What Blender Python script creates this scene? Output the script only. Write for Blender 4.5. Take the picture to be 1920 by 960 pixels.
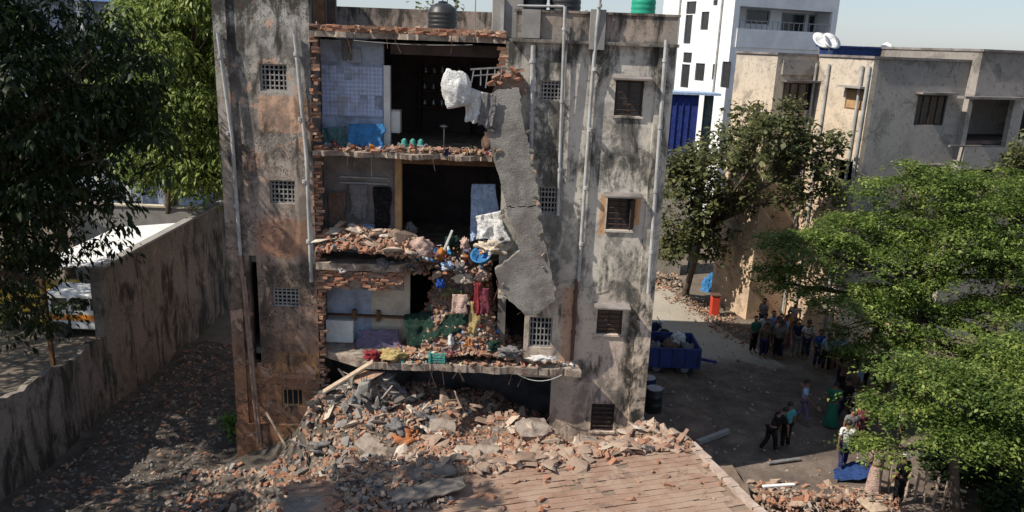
import bpy, bmesh, math, random
import numpy as np
from mathutils import Vector, Matrix, noise
from math import radians as R, sin, cos, pi

for o in list(bpy.data.objects): bpy.data.objects.remove(o)
S = bpy.context.scene
COL = S.collection
rnd = random.Random(11)

# ------------------------------------------------------------------ camera
FPX = 1464.0
CAM = Vector((0, -20.4, 12.4)); TH = R(15.3); ROLL = R(2.2)
FW = Vector((0, cos(TH), -sin(TH))); UP0 = Vector((0, sin(TH), cos(TH))); RT0 = Vector((1, 0, 0))
RT = RT0*cos(ROLL)+UP0*sin(ROLL); UPV = UP0*cos(ROLL)-RT0*sin(ROLL)
cd = bpy.data.cameras.new('camera'); cam = bpy.data.objects.new('camera', cd); COL.objects.link(cam)
cd.sensor_width = 36; cd.lens = 36*FPX/1920; cd.clip_end = 6000; cd.clip_start = .1
m3 = Matrix((RT, UPV, -FW)).transposed()
cam.matrix_world = Matrix.Translation(CAM) @ m3.to_4x4()
S.camera = cam
# ------------------------------------------------------------------ light
EL, AZF = R(47), R(21)
SUN = Vector((-cos(AZF)*cos(EL), -sin(AZF)*cos(EL), sin(EL)))
w = bpy.data.worlds.new('World'); S.world = w; w.use_nodes = True
wt = w.node_tree; bg = wt.nodes['Background']
sk = wt.nodes.new('ShaderNodeTexSky'); sk.sky_type = 'NISHITA'; sk.sun_disc = False
sk.sun_elevation = EL; sk.sun_rotation = math.atan2(SUN.x, SUN.y); sk.dust_density = .6; sk.air_density = 1.0; sk.ozone_density = 1.0
mxs = wt.nodes.new('ShaderNodeMix'); mxs.data_type = 'RGBA'; mxs.inputs[0].default_value = .65; mxs.inputs[7].default_value = (1.95,2.35,3.05,1)      # thin even haze over the whole sky
wt.links.new(sk.outputs[0], mxs.inputs[6]); wt.links.new(mxs.outputs[2], bg.inputs[0]); bg.inputs[1].default_value = .13
sl = bpy.data.lights.new('sun', 'SUN'); sl.energy = 4.6; sl.angle = R(.5); sl.color = (1, .93, .82)
so = bpy.data.objects.new('sun', sl); COL.objects.link(so); so.location = (-30, -8, 40)
so.rotation_euler = SUN.to_track_quat('Z', 'Y').to_euler()
S.view_settings.view_transform = 'Standard'; S.view_settings.look = 'None'
S.view_settings.exposure = .5; S.view_settings.gamma = 1; S.view_settings.use_curve_mapping = False

# ------------------------------------------------------------------ helpers
def fy(px, py, Y=0.0):          # point seen at a pixel of the photo at world depth Y
    d = FW+RT*((px-960)/FPX)-UPV*((py-480)/FPX); return CAM+d*((Y-CAM.y)/d.y)
def fz(px, py, Z=0.0):          # the same at height Z
    d = FW+RT*((px-960)/FPX)-UPV*((py-480)/FPX); return CAM+d*((Z-CAM.z)/d.z)
def s2l(c): return tuple(((x/255)/12.92 if x/255 <= .04045 else ((x/255+.055)/1.055)**2.4) for x in c)
ORG = {}
def tag(o, label=None, cat=None, group=None, kind=None):
    if label: o['label'] = label
    if cat: o['category'] = cat
    if group: o['group'] = group
    if kind: o['kind'] = kind
    return o
def empty(name, loc, label, cat, group=None, rz=0):
    o = bpy.data.objects.new(name, None); COL.objects.link(o); o.location = loc; o.rotation_euler.z = rz
    o.empty_display_size = .2; ORG[o.name] = Vector(loc); return tag(o, label, cat, group)
def copy_tree(o, parent=None):
    c = o.copy(); COL.objects.link(c); c.parent = parent
    for ch in list(o.children): copy_tree(ch, c)
    return c
class MB:
    def __init__(s): s.v = []; s.f = []; s.mi = []
    def add(s, vs, fs, m=0):
        b = len(s.v); s.v += [tuple(v) for v in vs]; s.f += [tuple(i+b for i in f) for f in fs]; s.mi += [m]*len(fs); return s
    def box(s, x0, x1, y0, y1, z0, z1, M=None, m=0):
        vs = [Vector(p) for p in ((x0,y0,z0),(x1,y0,z0),(x1,y1,z0),(x0,y1,z0),(x0,y0,z1),(x1,y0,z1),(x1,y1,z1),(x0,y1,z1))]
        if M: vs = [M@v for v in vs]
        return s.add(vs, [(3,2,1,0),(4,5,6,7),(0,1,5,4),(1,2,6,5),(2,3,7,6),(3,0,4,7)], m)
    def cbox(s, c, d, rot=(0,0,0), m=0):
        M = Matrix.Translation(c) @ Matrix.Rotation(rot[2],4,'Z') @ Matrix.Rotation(rot[1],4,'Y') @ Matrix.Rotation(rot[0],4,'X')
        return s.box(-d[0]/2,d[0]/2,-d[1]/2,d[1]/2,-d[2]/2,d[2]/2,M,m)
    def bar(s, a, b, wx, wz, m=0, up=(0,0,1)):
        a = Vector(a); b = Vector(b); d = (b-a).normalized(); u = Vector(up)
        if abs(d.dot(u)) > .95: u = Vector((1,0,0))
        x = d.cross(u).normalized(); y = x.cross(d)
        vs = [p+x*(wx/2*i)+y*(wz/2*j) for p in (a, b) for i, j in ((-1,-1),(1,-1),(1,1),(-1,1))]
        return s.add(vs, [(0,1,2,3),(7,6,5,4),(0,4,5,1),(1,5,6,2),(2,6,7,3),(3,7,4,0)], m)
    def tube(s, pts, rs, n=8, cap=True, m=0):
        pts = [Vector(p) for p in pts]
        if not hasattr(rs, '__len__'): rs = [rs]*len(pts)
        vs = []; fs = []
        for i, p in enumerate(pts):
            d = (pts[min(i+1,len(pts)-1)]-pts[max(i-1,0)]).normalized()
            u = Vector((0,0,1)) if abs(d.z) < .9 else Vector((1,0,0))
            x = d.cross(u).normalized(); y = d.cross(x)
            for k in range(n):
                a = 2*pi*k/n; vs.append(p+(x*cos(a)+y*sin(a))*rs[i])
        for i in range(len(pts)-1):
            for k in range(n): fs.append((i*n+k, i*n+(k+1)%n, (i+1)*n+(k+1)%n, (i+1)*n+k))
        if cap: fs += [tuple(range(n))[::-1], tuple(range((len(pts)-1)*n, len(pts)*n))]
        return s.add(vs, fs, m)
    def lathe(s, c, prof, n=20, m=0):
        c = Vector(c); vs = []; fs = []
        for r, z in prof:
            for k in range(n): a = 2*pi*k/n; vs.append(c+Vector((r*cos(a), r*sin(a), z)))
        for i in range(len(prof)-1):
            for k in range(n): fs.append((i*n+k, i*n+(k+1)%n, (i+1)*n+(k+1)%n, (i+1)*n+k))
        fs += [tuple(range(n))[::-1], tuple(range((len(prof)-1)*n, len(prof)*n))]
        return s.add(vs, fs, m)
    def prism(s, poly, ax, t0, t1, m=0):      # poly of 2-D points extruded along axis ax from t0 to t1
        def P(p, t): return (t,p[0],p[1]) if ax == 0 else ((p[0],t,p[1]) if ax == 1 else (p[0],p[1],t))
        n = len(poly); vs = [P(p,t0) for p in poly]+[P(p,t1) for p in poly]
        return s.add(vs, [tuple(range(n)), tuple(range(n,2*n))[::-1]]+[(i,n+i,n+(i+1)%n,(i+1)%n) for i in range(n)], m)
    def grid(s, x0, x1, z0, z1, y0, y1, holes=(), ax='y'):   # a wall with openings, watertight
        xs = sorted({x0,x1,*[h[0] for h in holes],*[h[1] for h in holes]}); zs = sorted({z0,z1,*[h[2] for h in holes],*[h[3] for h in holes]})
        xs = [x for x in xs if x0 <= x <= x1]; zs = [z for z in zs if z0 <= z <= z1]
        nx, nz = len(xs)-1, len(zs)-1
        def solid(i, j):
            if not (0 <= i < nx and 0 <= j < nz): return False
            cx, cz = (xs[i]+xs[i+1])/2, (zs[j]+zs[j+1])/2
            return not any(h[0] < cx < h[1] and h[2] < cz < h[3] for h in holes)
        def Q(a, y, b): return (a,y,b) if ax == 'y' else (y,a,b)
        for i in range(nx):
            for j in range(nz):
                if not solid(i,j): continue
                a,b,c,d = xs[i],xs[i+1],zs[j],zs[j+1]
                s.add([Q(a,y0,c),Q(b,y0,c),Q(b,y0,d),Q(a,y0,d)], [(0,1,2,3)]); s.add([Q(a,y1,c),Q(b,y1,c),Q(b,y1,d),Q(a,y1,d)], [(3,2,1,0)])
                if not solid(i-1,j): s.add([Q(a,y0,c),Q(a,y1,c),Q(a,y1,d),Q(a,y0,d)], [(3,2,1,0)])
                if not solid(i+1,j): s.add([Q(b,y0,c),Q(b,y1,c),Q(b,y1,d),Q(b,y0,d)], [(0,1,2,3)])
                if not solid(i,j-1): s.add([Q(a,y0,c),Q(b,y0,c),Q(b,y1,c),Q(a,y1,c)], [(3,2,1,0)])
                if not solid(i,j+1): s.add([Q(a,y0,d),Q(b,y0,d),Q(b,y1,d),Q(a,y1,d)], [(0,1,2,3)])
        return s
    def build(s, name, mat, parent=None, smooth=False, bevel=0, label=None, cat=None, group=None, kind=None, M=None, weld=False):
        vs = [Vector(v) for v in s.v]
        if M: vs = [M@v for v in vs]
        if parent is not None: off = ORG.get(parent.name, Vector())
        else:
            lo = [min(v[i] for v in vs) for i in range(3)]; hi = [max(v[i] for v in vs) for i in range(3)]
            off = Vector(((lo[0]+hi[0])/2, (lo[1]+hi[1])/2, lo[2]))
        me = bpy.data.meshes.new(name); me.from_pydata([tuple(v-off) for v in vs], [], s.f)
        mats = mat if isinstance(mat, (list, tuple)) else [mat]
        for x in mats: me.materials.append(x)
        if len(mats) > 1: me.polygons.foreach_set('material_index', s.mi)
        bm = bmesh.new(); bm.from_mesh(me)
        if weld: bmesh.ops.remove_doubles(bm, verts=bm.verts, dist=1e-4)
        bmesh.ops.recalc_face_normals(bm, faces=bm.faces)
        if bevel: bmesh.ops.bevel(bm, geom=[e for e in bm.edges if len(e.link_faces) == 2 and e.calc_face_angle(0) > .5], offset=bevel, segments=1, affect='EDGES')
        bm.to_mesh(me); bm.free()
        if smooth: me.polygons.foreach_set('use_smooth', [True]*len(me.polygons))
        o = bpy.data.objects.new(name, me); COL.objects.link(o)
        if parent is not None: o.parent = parent; ORG[o.name] = off
        else: o.location = off; ORG[o.name] = off
        return tag(o, label, cat, group, kind)

# ------------------------------------------------------------------ materials
class G:
    def __init__(s, name):
        s.m = bpy.data.materials.new(name); s.m.use_nodes = True; s.t = s.m.node_tree; s.t.nodes.clear()
    def n(s, typ, ins=None, out=0, **pr):
        nd = s.t.nodes.new('ShaderNode'+typ)
        for k, v in pr.items(): setattr(nd, k, v)
        for k, v in (ins or {}).items():
            if isinstance(v, bpy.types.NodeSocket): s.t.links.new(v, nd.inputs[k])
            else: nd.inputs[k].default_value = v
        return nd.outputs[out]
    def pos(s): return s.n('NewGeometry', out='Position')
    def obj(s): return s.n('TexCoord', out='Object')
    def island(s): return s.n('NewGeometry', out='Random Per Island')
    def orand(s): return s.n('ObjectInfo', out='Random')
    def rand(s): return s.math('FRACT', s.math('ADD', s.island(), s.orand()))
    def map(s, v, sc=(1,1,1), loc=(0,0,0), rot=(0,0,0)): return s.n('Mapping', {'Vector': v, 'Scale': sc, 'Location': loc, 'Rotation': rot})
    def noise(s, v, sc, det=5, ro=.6, dist=0): return s.n('TexNoise', {'Vector': v, 'Scale': sc, 'Detail': det, 'Roughness': ro, 'Distortion': dist})
    def math(s, op, a, b=0.0, clamp=False): return s.n('Math', {0: a, 1: b}, operation=op, use_clamp=clamp)
    def ss(s, v, a, b): return s.n('MapRange', {'Value': v, 'From Min': a, 'From Max': b}, interpolation_type='SMOOTHSTEP')
    def ramp(s, f, stops):
        nd = s.t.nodes.new('ShaderNodeValToRGB'); s.t.links.new(f, nd.inputs[0]); e = nd.color_ramp.elements
        while len(e) < len(stops): e.new(.5)
        for i, (p, c) in enumerate(stops): e[i].position = p; e[i].color = (*c[:3], 1) if hasattr(c, '__len__') else (c, c, c, 1)
        return nd.outputs[0]
    def mix(s, f, a, b, bl='MIX'):
        nd = s.t.nodes.new('ShaderNodeMix'); nd.data_type = 'RGBA'; nd.blend_type = bl; nd.clamp_factor = True
        for i, v in ((0, f), (6, a), (7, b)):
            if isinstance(v, bpy.types.NodeSocket): s.t.links.new(v, nd.inputs[i])
            elif i == 0: nd.inputs[0].default_value = v
            else: nd.inputs[i].default_value = (*v[:3], 1)
        return nd.outputs[2]
    def sep(s, v): nd = s.t.nodes.new('ShaderNodeSeparateXYZ'); s.t.links.new(v, nd.inputs[0]); return nd.outputs
    def boxm(s, v, x0, x1, z0, z1, soft=.15, wob=.25, ax=0):   # soft-edged patch in a wall's own plane
        nx = s.noise(v, 2.2, 9, .72); nz = s.noise(s.map(v, loc=(7,3,5)), 2.2, 9, .72); o = s.sep(v)
        x = s.math('ADD', o[ax], s.math('MULTIPLY', s.math('SUBTRACT', nx, .5), wob*2)); z = s.math('ADD', o[2], s.math('MULTIPLY', s.math('SUBTRACT', nz, .5), wob*2))
        a = s.math('MULTIPLY', s.ss(x, x0-soft, x0+soft), s.math('SUBTRACT', 1.0, s.ss(x, x1-soft, x1+soft)))
        b = s.math('MULTIPLY', s.ss(z, z0-soft, z0+soft), s.math('SUBTRACT', 1.0, s.ss(z, z1-soft, z1+soft)))
        return s.math('MULTIPLY', a, b)
    def out(s, col, rough=.9, h=None, bs=.4, bd=.02, metal=0.0, spec=.25, transl=0.0, alpha=None):
        ins = {'Base Color': col if isinstance(col, bpy.types.NodeSocket) else (*col[:3], 1), 'Roughness': rough, 'Metallic': metal, 'Specular IOR Level': spec}
        if h is not None: ins['Normal'] = s.n('Bump', {'Height': h, 'Strength': bs, 'Distance': bd})
        b = s.n('BsdfPrincipled', ins)
        if transl:
            tr = s.n('BsdfTranslucent', {'Color': ins['Base Color']}); b = s.n('MixShader', {0: transl, 1: b, 2: tr})
        o = s.t.nodes.new('ShaderNodeOutputMaterial'); s.t.links.new(b, o.inputs[0]); return s.m
def simple(name, c1, c2=None, sc=3, rough=.85, bump=.3, bd=.01, spec=.25, metal=0, var=0.0, fine=30, transl=0, dirt=.35):
    g = G(name); p = g.obj(); c2 = c2 or tuple(x*.6 for x in c1)
    f = g.noise(p, sc, 6, .65, .3); col = g.mix(g.ss(f, .35, .68), c1, c2)
    fn = g.noise(p, fine, 4, .7)
    if dirt: col = g.mix(g.math('MULTIPLY', g.ss(fn, .5, .75), dirt), col, tuple(x*.45 for x in c1))
    if var: col = g.mix(1.0, col, g.ramp(g.rand(), [(0, 1-var), (1, 1+var*.0+.0 if False else 1.0)]), 'MULTIPLY')
    return g.out(col, rough, g.math('ADD', f, g.math('MULTIPLY', fn, .5)), bump, bd, metal, spec, transl)
def rubble_mat(name, cols, sc=8, dc=(.31,.235,.18)):
    g = G(name); p = g.obj(); r = g.rand(); st = [(i/(len(cols)-1) if len(cols) > 1 else 0, c) for i, c in enumerate(cols)]
    col = g.ramp(r, st); f = g.noise(p, sc, 6, .7, .3); fn = g.noise(p, 45, 3, .7)
    col = g.mix(g.math('MULTIPLY', g.ss(f, .42, .7), .55), col, dc); col = g.mix(g.math('MULTIPLY', g.ss(fn, .5, .8), .5), col, (.06,.05,.04))
    return g.out(col, .95, g.math('ADD', f, g.math('MULTIPLY', fn, .4)), .6, .02, spec=.15)
def foliage(name, a, b, c):
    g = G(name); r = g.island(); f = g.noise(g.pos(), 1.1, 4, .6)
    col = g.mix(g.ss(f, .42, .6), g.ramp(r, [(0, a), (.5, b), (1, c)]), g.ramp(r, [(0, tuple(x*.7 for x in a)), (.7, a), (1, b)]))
    return g.out(col, .5, spec=.3, transl=.4)

# weathered plaster of the apartment block
def facade(name, zc, patches=(), mould=.0, crack=False, exposed=None):
    g = G(name); p = g.pos(); o = g.sep(p)
    zz = g.math('ADD', o[2], g.math('MULTIPLY', g.math('SUBTRACT', g.noise(p, .6, 4, .6), .5), 2.2))
    col = g.ramp(g.math('DIVIDE', zz, 14.0), [(z/14, c) for z, c in zc])
    big = g.noise(p, .9, 9, .68, .5); col = g.mix(g.math('MULTIPLY', g.ss(big, .46, .62), .5), col, g.mix(.6, col, (.16,.14,.12)))
    for (x0, x1, z0, z1, c, sf, wb, st) in patches:
        mk = g.boxm(p, x0, x1, z0, z1, sf, wb)
        if c[0] < .17: mk = g.math('MULTIPLY', mk, g.ss(g.noise(g.map(p, (1,1,.6), (x0,z0,1)), 2.1, 10, .74, .4), .40, .56))
        col = g.mix(g.math('MULTIPLY', mk, st), col, c)
    if exposed:
        e = g.noise(g.map(p, loc=(3,1,9)), 1.5, 7, .68, .5); col = g.mix(g.math('MULTIPLY', g.ss(e, .57, .61), .85), col, exposed)
    # mould, heavier along the floor lines and running down the wall
    band = g.ramp(g.math('DIVIDE', o[2], 14.0), [(0, .5), (3.2/14, .35), (3.6/14, .5), (4.6/14, .25), (6.3/14, .45), (6.8/14, .36), (8.0/14, .3), (9.4/14, .55), (9.8/14, .42), (11/14, .33), (12.2/14, .7), (12.6/14, .5), (13.2/14, .75)])
    mo = g.noise(g.map(p, (1.3,1.3,.5)), 1.1, 9, .72, .6); st = g.noise(g.map(p, (5,5,.22)), 1.6, 6, .65)
    k = g.math('ADD', g.math('MULTIPLY', mo, .75), g.math('ADD', g.math('MULTIPLY', st, .2), g.math('MULTIPLY', band, .3)))
    k = g.math('ADD', k, mould+.07)
    bl = g.noise(g.map(p, loc=(2,8,4)), .75, 8, .7, .8); col = g.mix(g.math('MULTIPLY', g.ss(bl, .54, .61), .6), col, g.mix(.7, col, (.06,.057,.05)))
    col = g.mix(g.math('MULTIPLY', g.ss(k, .70, .83), .92), col, (.035,.034,.03))
    sp = g.noise(p, 7, 7, .78); col = g.mix(g.math('MULTIPLY', g.ss(sp, .54, .64), .6), col, (.05,.047,.042))
    if crack:
        q = g.n('VectorMath', {0: p, 1: g.n('TexNoise', {'Vector': p, 'Scale': 2.2, 'Detail': 4}, out='Color')}, operation='ADD')
        vn = g.noise(q, 2.3, 7, .62, 1.2); vm = g.math('SUBTRACT', 1.0, g.ss(g.math('ABSOLUTE', g.math('SUBTRACT', vn, .5)), .004, .035))
        vm = g.math('MULTIPLY', vm, g.ss(g.noise(p, .8, 3, .5), .4, .55)); col = g.mix(g.math('MULTIPLY', vm, .8), col, (.04,.035,.03))
    lt = g.noise(g.map(p, (7,7,.35), (4,0,2)), 1.2, 5, .6); col = g.mix(g.math('MULTIPLY', g.ss(lt, .6, .8), .25), col, (.5,.47,.43))
    h = g.math('ADD', big, g.math('ADD', g.math('MULTIPLY', sp, .6), g.math('MULTIPLY', g.noise(p, 40, 4, .7), .3)))
    return g.out(col, .93, h, .55, .03, spec=.15)
M = {}
M['tower'] = facade('tower_plaster', [(0,(.30,.15,.085)),(3,(.36,.18,.10)),(5,(.27,.185,.14)),(7,(.34,.265,.215)),(9.5,(.38,.32,.275)),(11,(.41,.375,.33)),(13,(.44,.415,.38))],
    [(-6.7,-5.35,9.9,10.85,(.58,.36,.25),.03,.1,.9),(-6.9,-5.4,6.6,7.6,(.42,.20,.12),.1,.4,.7),(-7.4,-6.3,8.0,9.2,(.16,.13,.11),.1,.4,.7),(-7.3,-6.7,9.6,11.4,(.09,.08,.07),.08,.35,.75),(-6.6,-5.9,9.2,10.9,(.10,.09,.08),.05,.25,.6),(-6.5,-5.8,6.7,8.0,(.08,.07,.06),.05,.25,.65),(-5.75,-5.35,6.0,12.2,(.08,.07,.06),.04,.2,.6),(-7.4,-7.15,6.5,12.3,(.07,.06,.055),.04,.2,.65),(-6.75,-5.3,3.15,3.75,(.42,.22,.10),.04,.04,.8),(-7.6,-6.6,3.4,6.2,(.06,.045,.04),.2,.35,.8),(-6.7,-5.3,5.0,6.3,(.06,.05,.04),.15,.3,.7),
     (-6.8,-5.3,0.0,1.5,(.40,.19,.09),.1,.2,.5),(-7.4,-5.3,11.6,12.6,(.10,.09,.085),.1,.25,.7)], .02, True, (.50,.32,.23))
M['wall'] = facade('grey_plaster', [(0,(.52,.42,.33)),(3,(.58,.46,.36)),(5,(.56,.47,.38)),(6.5,(.56,.51,.43)),(9,(.58,.535,.46)),(12,(.53,.49,.43)),(13,(.38,.32,.27))],
    [(2.5,3.2,9.7,10.64,(.09,.085,.08),.04,.25,.75),(2.5,3.15,6.5,7.6,(.10,.095,.09),.04,.25,.7),(2.4,3.1,3.5,4.6,(.11,.095,.085),.04,.25,.7),(1.78,2.0,4.0,12.3,(.09,.09,.085),.03,.2,.6),(1.0,1.3,6.0,12.3,(.07,.07,.065),.03,.2,.65),(3.55,3.75,6.0,12.3,(.10,.1,.09),.03,.2,.6),(1.8,3.3,1.5,4.6,(.54,.43,.35),.2,.3,.8),(3.25,3.95,.5,6.3,(.02,.02,.018),.12,.3,.95),(1.45,1.8,3.6,6.0,(.50,.27,.16),.08,.15,.7),(.3,1.3,8.6,12.2,(.045,.045,.04),.12,.7,.85),(.5,1.9,6.6,8.4,(.06,.06,.055),.12,.7,.6),(2.0,2.5,8.9,11,(.09,.09,.08),.1,.6,.5),(2.1,3.5,5.6,6.2,(.06,.06,.055),.08,.3,.8),(1.9,2.3,1.0,3.6,(.10,.09,.08),.1,.4,.6),(2.2,3.7,8.75,9.7,(.05,.05,.045),.12,.6,.85),
     (2.3,2.44,7.5,8.6,(.55,.30,.14),.03,.05,.9),(3.2,3.36,7.8,8.6,(.55,.30,.14),.03,.05,.9),(3.1,3.7,11.4,12.5,(.06,.06,.055),.1,.3,.8),(-.3,1.3,5.0,8.0,(.10,.10,.095),.3,.5,.6),(2.5,3.3,2.5,3.4,(.08,.075,.07),.1,.3,.7)], .035)
M['parapet'] = facade('parapet_plaster', [(0,(.30,.27,.23)),(12.4,(.27,.24,.21)),(13.2,(.30,.24,.20))], [(-.5,4,12.25,12.5,(.06,.06,.055),.08,.2,.7),(2.2,3.6,12.55,13.1,(.36,.29,.24),.06,.1,.8)], .0)
M['concrete'] = simple('bare_concrete', (.30,.285,.265), (.22,.21,.20), 1.6, .95, .5, .02)
M['lean'] = simple('grey_cement_render', (.26,.245,.222), (.12,.108,.097), 1.5, .95, .9, .05, dirt=.55, fine=26)
M['slab'] = simple('broken_slab_concrete', (.36,.30,.245), (.14,.10,.08), 3.5, .95, .7, .03, dirt=.6)
M['brickwork'] = rubble_mat('red_brick', [(.24,.10,.06),(.34,.16,.095),(.27,.16,.115),(.38,.23,.15)])
M['brick'] = M['brickwork']
M['chunk'] = rubble_mat('concrete_rubble', [(.18,.12,.09),(.31,.225,.17),(.40,.295,.22),(.23,.165,.125),(.48,.39,.31)])
M['ash'] = rubble_mat('grey_rubble', [(.07,.064,.058),(.15,.14,.13),(.26,.245,.23),(.10,.09,.08)], 8, (.19,.16,.135))
M['dust'] = simple('rubble_dust', (.25,.185,.14), (.17,.12,.09), 2.2, 1, .8, .05, dirt=.6)
M['soot'] = simple('dark_ash_soil', (.085,.078,.07), (.05,.046,.042), 2.0, 1, .8, .05, dirt=.5)
M['bluewall'] = simple('pale_blue_wall_paint', (.36,.43,.56), (.20,.22,.27), 2.2, .8, .3, .01, dirt=.6, fine=9)
M['cream'] = simple('cream_wall_paint', (.60,.53,.42), (.40,.34,.27), 1.9, .8, .3, .01, dirt=.5, fine=9)
M['grime'] = simple('sooty_wall_paint', (.24,.21,.20), (.10,.09,.085), 1.1, .9, .3, .01, dirt=.5)
M['greyblue'] = simple('grey_blue_wall_paint', (.34,.37,.42), (.22,.24,.28), 1.4, .85, .25, .01)
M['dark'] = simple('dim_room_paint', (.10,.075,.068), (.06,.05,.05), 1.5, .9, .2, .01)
M['white'] = simple('white_paint', (.72,.72,.70), (.58,.57,.55), 2, .6, .1, .005, dirt=.2)
M['wood'] = simple('brown_wood', (.16,.085,.045), (.08,.045,.025), 6, .7, .3, .005)
M['paleWood'] = simple('pale_weathered_wood', (.48,.37,.27), (.30,.23,.17), 6, .85, .3, .005)
M['ochre'] = simple('ochre_plaster', (.42,.26,.13), (.28,.17,.09), 3, .9, .3, .01)
M['metal'] = simple('grey_metal', (.32,.32,.33), (.2,.19,.18), 5, .5, .2, .005, .5, .5)
M['pvc'] = simple('grey_white_pipe', (.42,.42,.415), (.26,.25,.235), 2.2, .6, .2, .005, .3, dirt=.6)
M['rustpipe'] = simple('rusty_brown_pipe', (.30,.21,.16), (.18,.11,.08), 4, .8, .3, .005)
M['glass'] = simple('dark_window_glass', (.03,.032,.036), (.02,.02,.022), 3, .15, .05, .002, .5, dirt=0)
M['black'] = simple('black_plastic', (.02,.021,.023), (.03,.03,.03), 3, .45, .1, .004, .4, dirt=.1)
M['rebar'] = simple('rusty_rebar', (.12,.07,.05), (.08,.05,.04), 9, .85, .2, .004)
def cloth(name, c, c2=None):
    g = G(name); p = g.obj(); c2 = c2 or tuple(x*.72 for x in c); w1 = g.noise(g.map(p, (1,2.2,1.3)), 6, 5, .55, 1.6); w2 = g.noise(p, 14, 4, .6, .8); f = g.noise(p, 3, 6, .65)
    rd = g.math('SUBTRACT', 1.0, g.math('MULTIPLY', g.math('ABSOLUTE', g.math('SUBTRACT', w1, .5)), 5.0)); col = g.mix(g.ss(f, .4, .65), c, c2); col = g.mix(g.math('MULTIPLY', g.ss(w2, .45, .75), .16), col, (.25,.21,.18))
    return g.out(col, .95, g.math('ADD', rd, g.math('MULTIPLY', w2, .6)), .8, .035, spec=.08)
# ================================================================== the setting
CPT = [(-3.8,-.6,3.25),(-4.8,-1,2.9),(-2.96,-1.5,2.75),(.7,-2.2,2.8),(3.6,-2.4,3.1),(2.6,-1.2,2.0),(-6.9,-1,.7),(-5.4,-2,1.2),(-7.5,-2.5,.5),(-8.3,.5,.25),(-8.3,4,.2),(-10,0,.15),
 (-12.5,0,.2),(-12.5,6,.1),(-9,8,.1),(0,-.5,2.25),(-1.5,-.6,2.6),(-1.5,-2.6,2.6),(1.5,-.4,1.3),(2.8,-.2,1.5),(3.6,-.5,1.7),(-.8,-1.2,1.9),(1,-1.1,1.8),(-2.4,.4,2.7),(-1,.9,2.3),(.5,.6,1.8),(4.7,-1.5,1.3),(5.4,-2,.3),(5.1,0,.3),(5.8,0,0),(6,-4,0),(6.6,-2,-.05),
 (6.5,2,-.05),(6.5,6,-.05),(5,4,0),(-3.5,-3.5,2.2),(-5,-4,1.4),(-6.5,-4,.8),(-8,-5,.4),(-2,2,.9),(1,2,.9),(-12.5,-6,.2),(-10,-8,.1),(-6,-8,.3),(4.2,-3.0,2.95),(2.5,-3.5,2.95),(1,-4,2.9),(-1,-4.6,2.8),(-3,-5.1,2.2),
 (-4.5,-5.6,1.4),(3,-5,2),(0,-6,2),(-3,-7,1.3),(5,-6,.1),(2,-9,.2),(6,-8,-.05),(-6,4,.5),(-2,5,1),(2,5,1),(-9,3,.15),(-2,9,.3),(3,9,.1)]
CA = np.array(CPT)
def H(x, y):
    d = ((CA[:,0]-x)**2+(CA[:,1]-y)**2+.02)**1.6; wv = 1/d
    return float((wv*CA[:,2]).sum()/wv.sum())+.12*noise.noise((x*1.3,y*1.3,0))+.05*noise.noise((x*4,y*4,3))
def sheet_grid(name, x0, x1, y0, y1, st, fn, mat, **k):
    nx, ny = int((x1-x0)/st)+1, int((y1-y0)/st)+1; mb = MB()
    vs = [(x0+i*st, y0+j*st, fn(x0+i*st, y0+j*st)) for j in range(ny) for i in range(nx)]
    mb.add(vs, [(j*nx+i, j*nx+i+1, (j+1)*nx+i+1, (j+1)*nx+i) for j in range(ny-1) for i in range(nx-1)])
    return mb.build(name, mat, smooth=True, **k)
def pos_mat(name, cols, sc=.8, extra=None, rough=.97):
    g = G(name); p = g.pos(); f = g.noise(p, sc, 8, .65, .3); col = g.ramp(f, cols)
    fn = g.noise(p, 14, 5, .75); col = g.mix(g.math('MULTIPLY', g.ss(fn, .5, .72), .5), col, tuple(x*.4 for x in cols[0][1]))
    md = g.noise(g.map(p, loc=(9,2,0)), 3.3, 5, .7); col = g.mix(g.math('MULTIPLY', g.ss(md, .56, .68), .5), col, cols[-1][1])
    if extra: col = extra(g, p, col)
    return g.out(col, rough, g.math('ADD', md, g.math('MULTIPLY', fn, .6)), .6, .03, spec=.15)
M['earth'] = pos_mat('dry_earth', [(.3,(.10,.08,.064)),(.5,(.14,.115,.09)),(.7,(.2,.165,.13))])
def road_extra(g, p, col):        # trampled earth, its colour darkened to carry the block's shadow, before pale cement
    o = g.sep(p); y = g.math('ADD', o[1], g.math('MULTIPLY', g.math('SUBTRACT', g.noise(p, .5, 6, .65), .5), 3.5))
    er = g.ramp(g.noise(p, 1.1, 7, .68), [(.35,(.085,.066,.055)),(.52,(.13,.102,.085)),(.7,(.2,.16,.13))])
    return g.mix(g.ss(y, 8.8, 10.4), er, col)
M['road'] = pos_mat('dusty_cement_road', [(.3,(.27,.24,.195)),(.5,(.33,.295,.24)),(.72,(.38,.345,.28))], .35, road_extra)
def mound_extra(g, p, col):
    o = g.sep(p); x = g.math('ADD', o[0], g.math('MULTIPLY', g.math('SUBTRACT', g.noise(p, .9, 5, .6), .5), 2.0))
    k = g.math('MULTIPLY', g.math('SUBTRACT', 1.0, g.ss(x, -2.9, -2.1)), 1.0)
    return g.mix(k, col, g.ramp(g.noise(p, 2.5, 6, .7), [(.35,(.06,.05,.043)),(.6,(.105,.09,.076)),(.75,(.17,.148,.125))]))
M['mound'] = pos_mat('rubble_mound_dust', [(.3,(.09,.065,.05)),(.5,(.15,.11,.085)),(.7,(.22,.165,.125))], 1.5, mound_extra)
MB().add([(-2500,-300,0),(2500,-300,0),(2500,4500,0),(-2500,4500,0)], [(0,1,2,3)]).build('ground', M['earth'], kind='structure')
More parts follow.
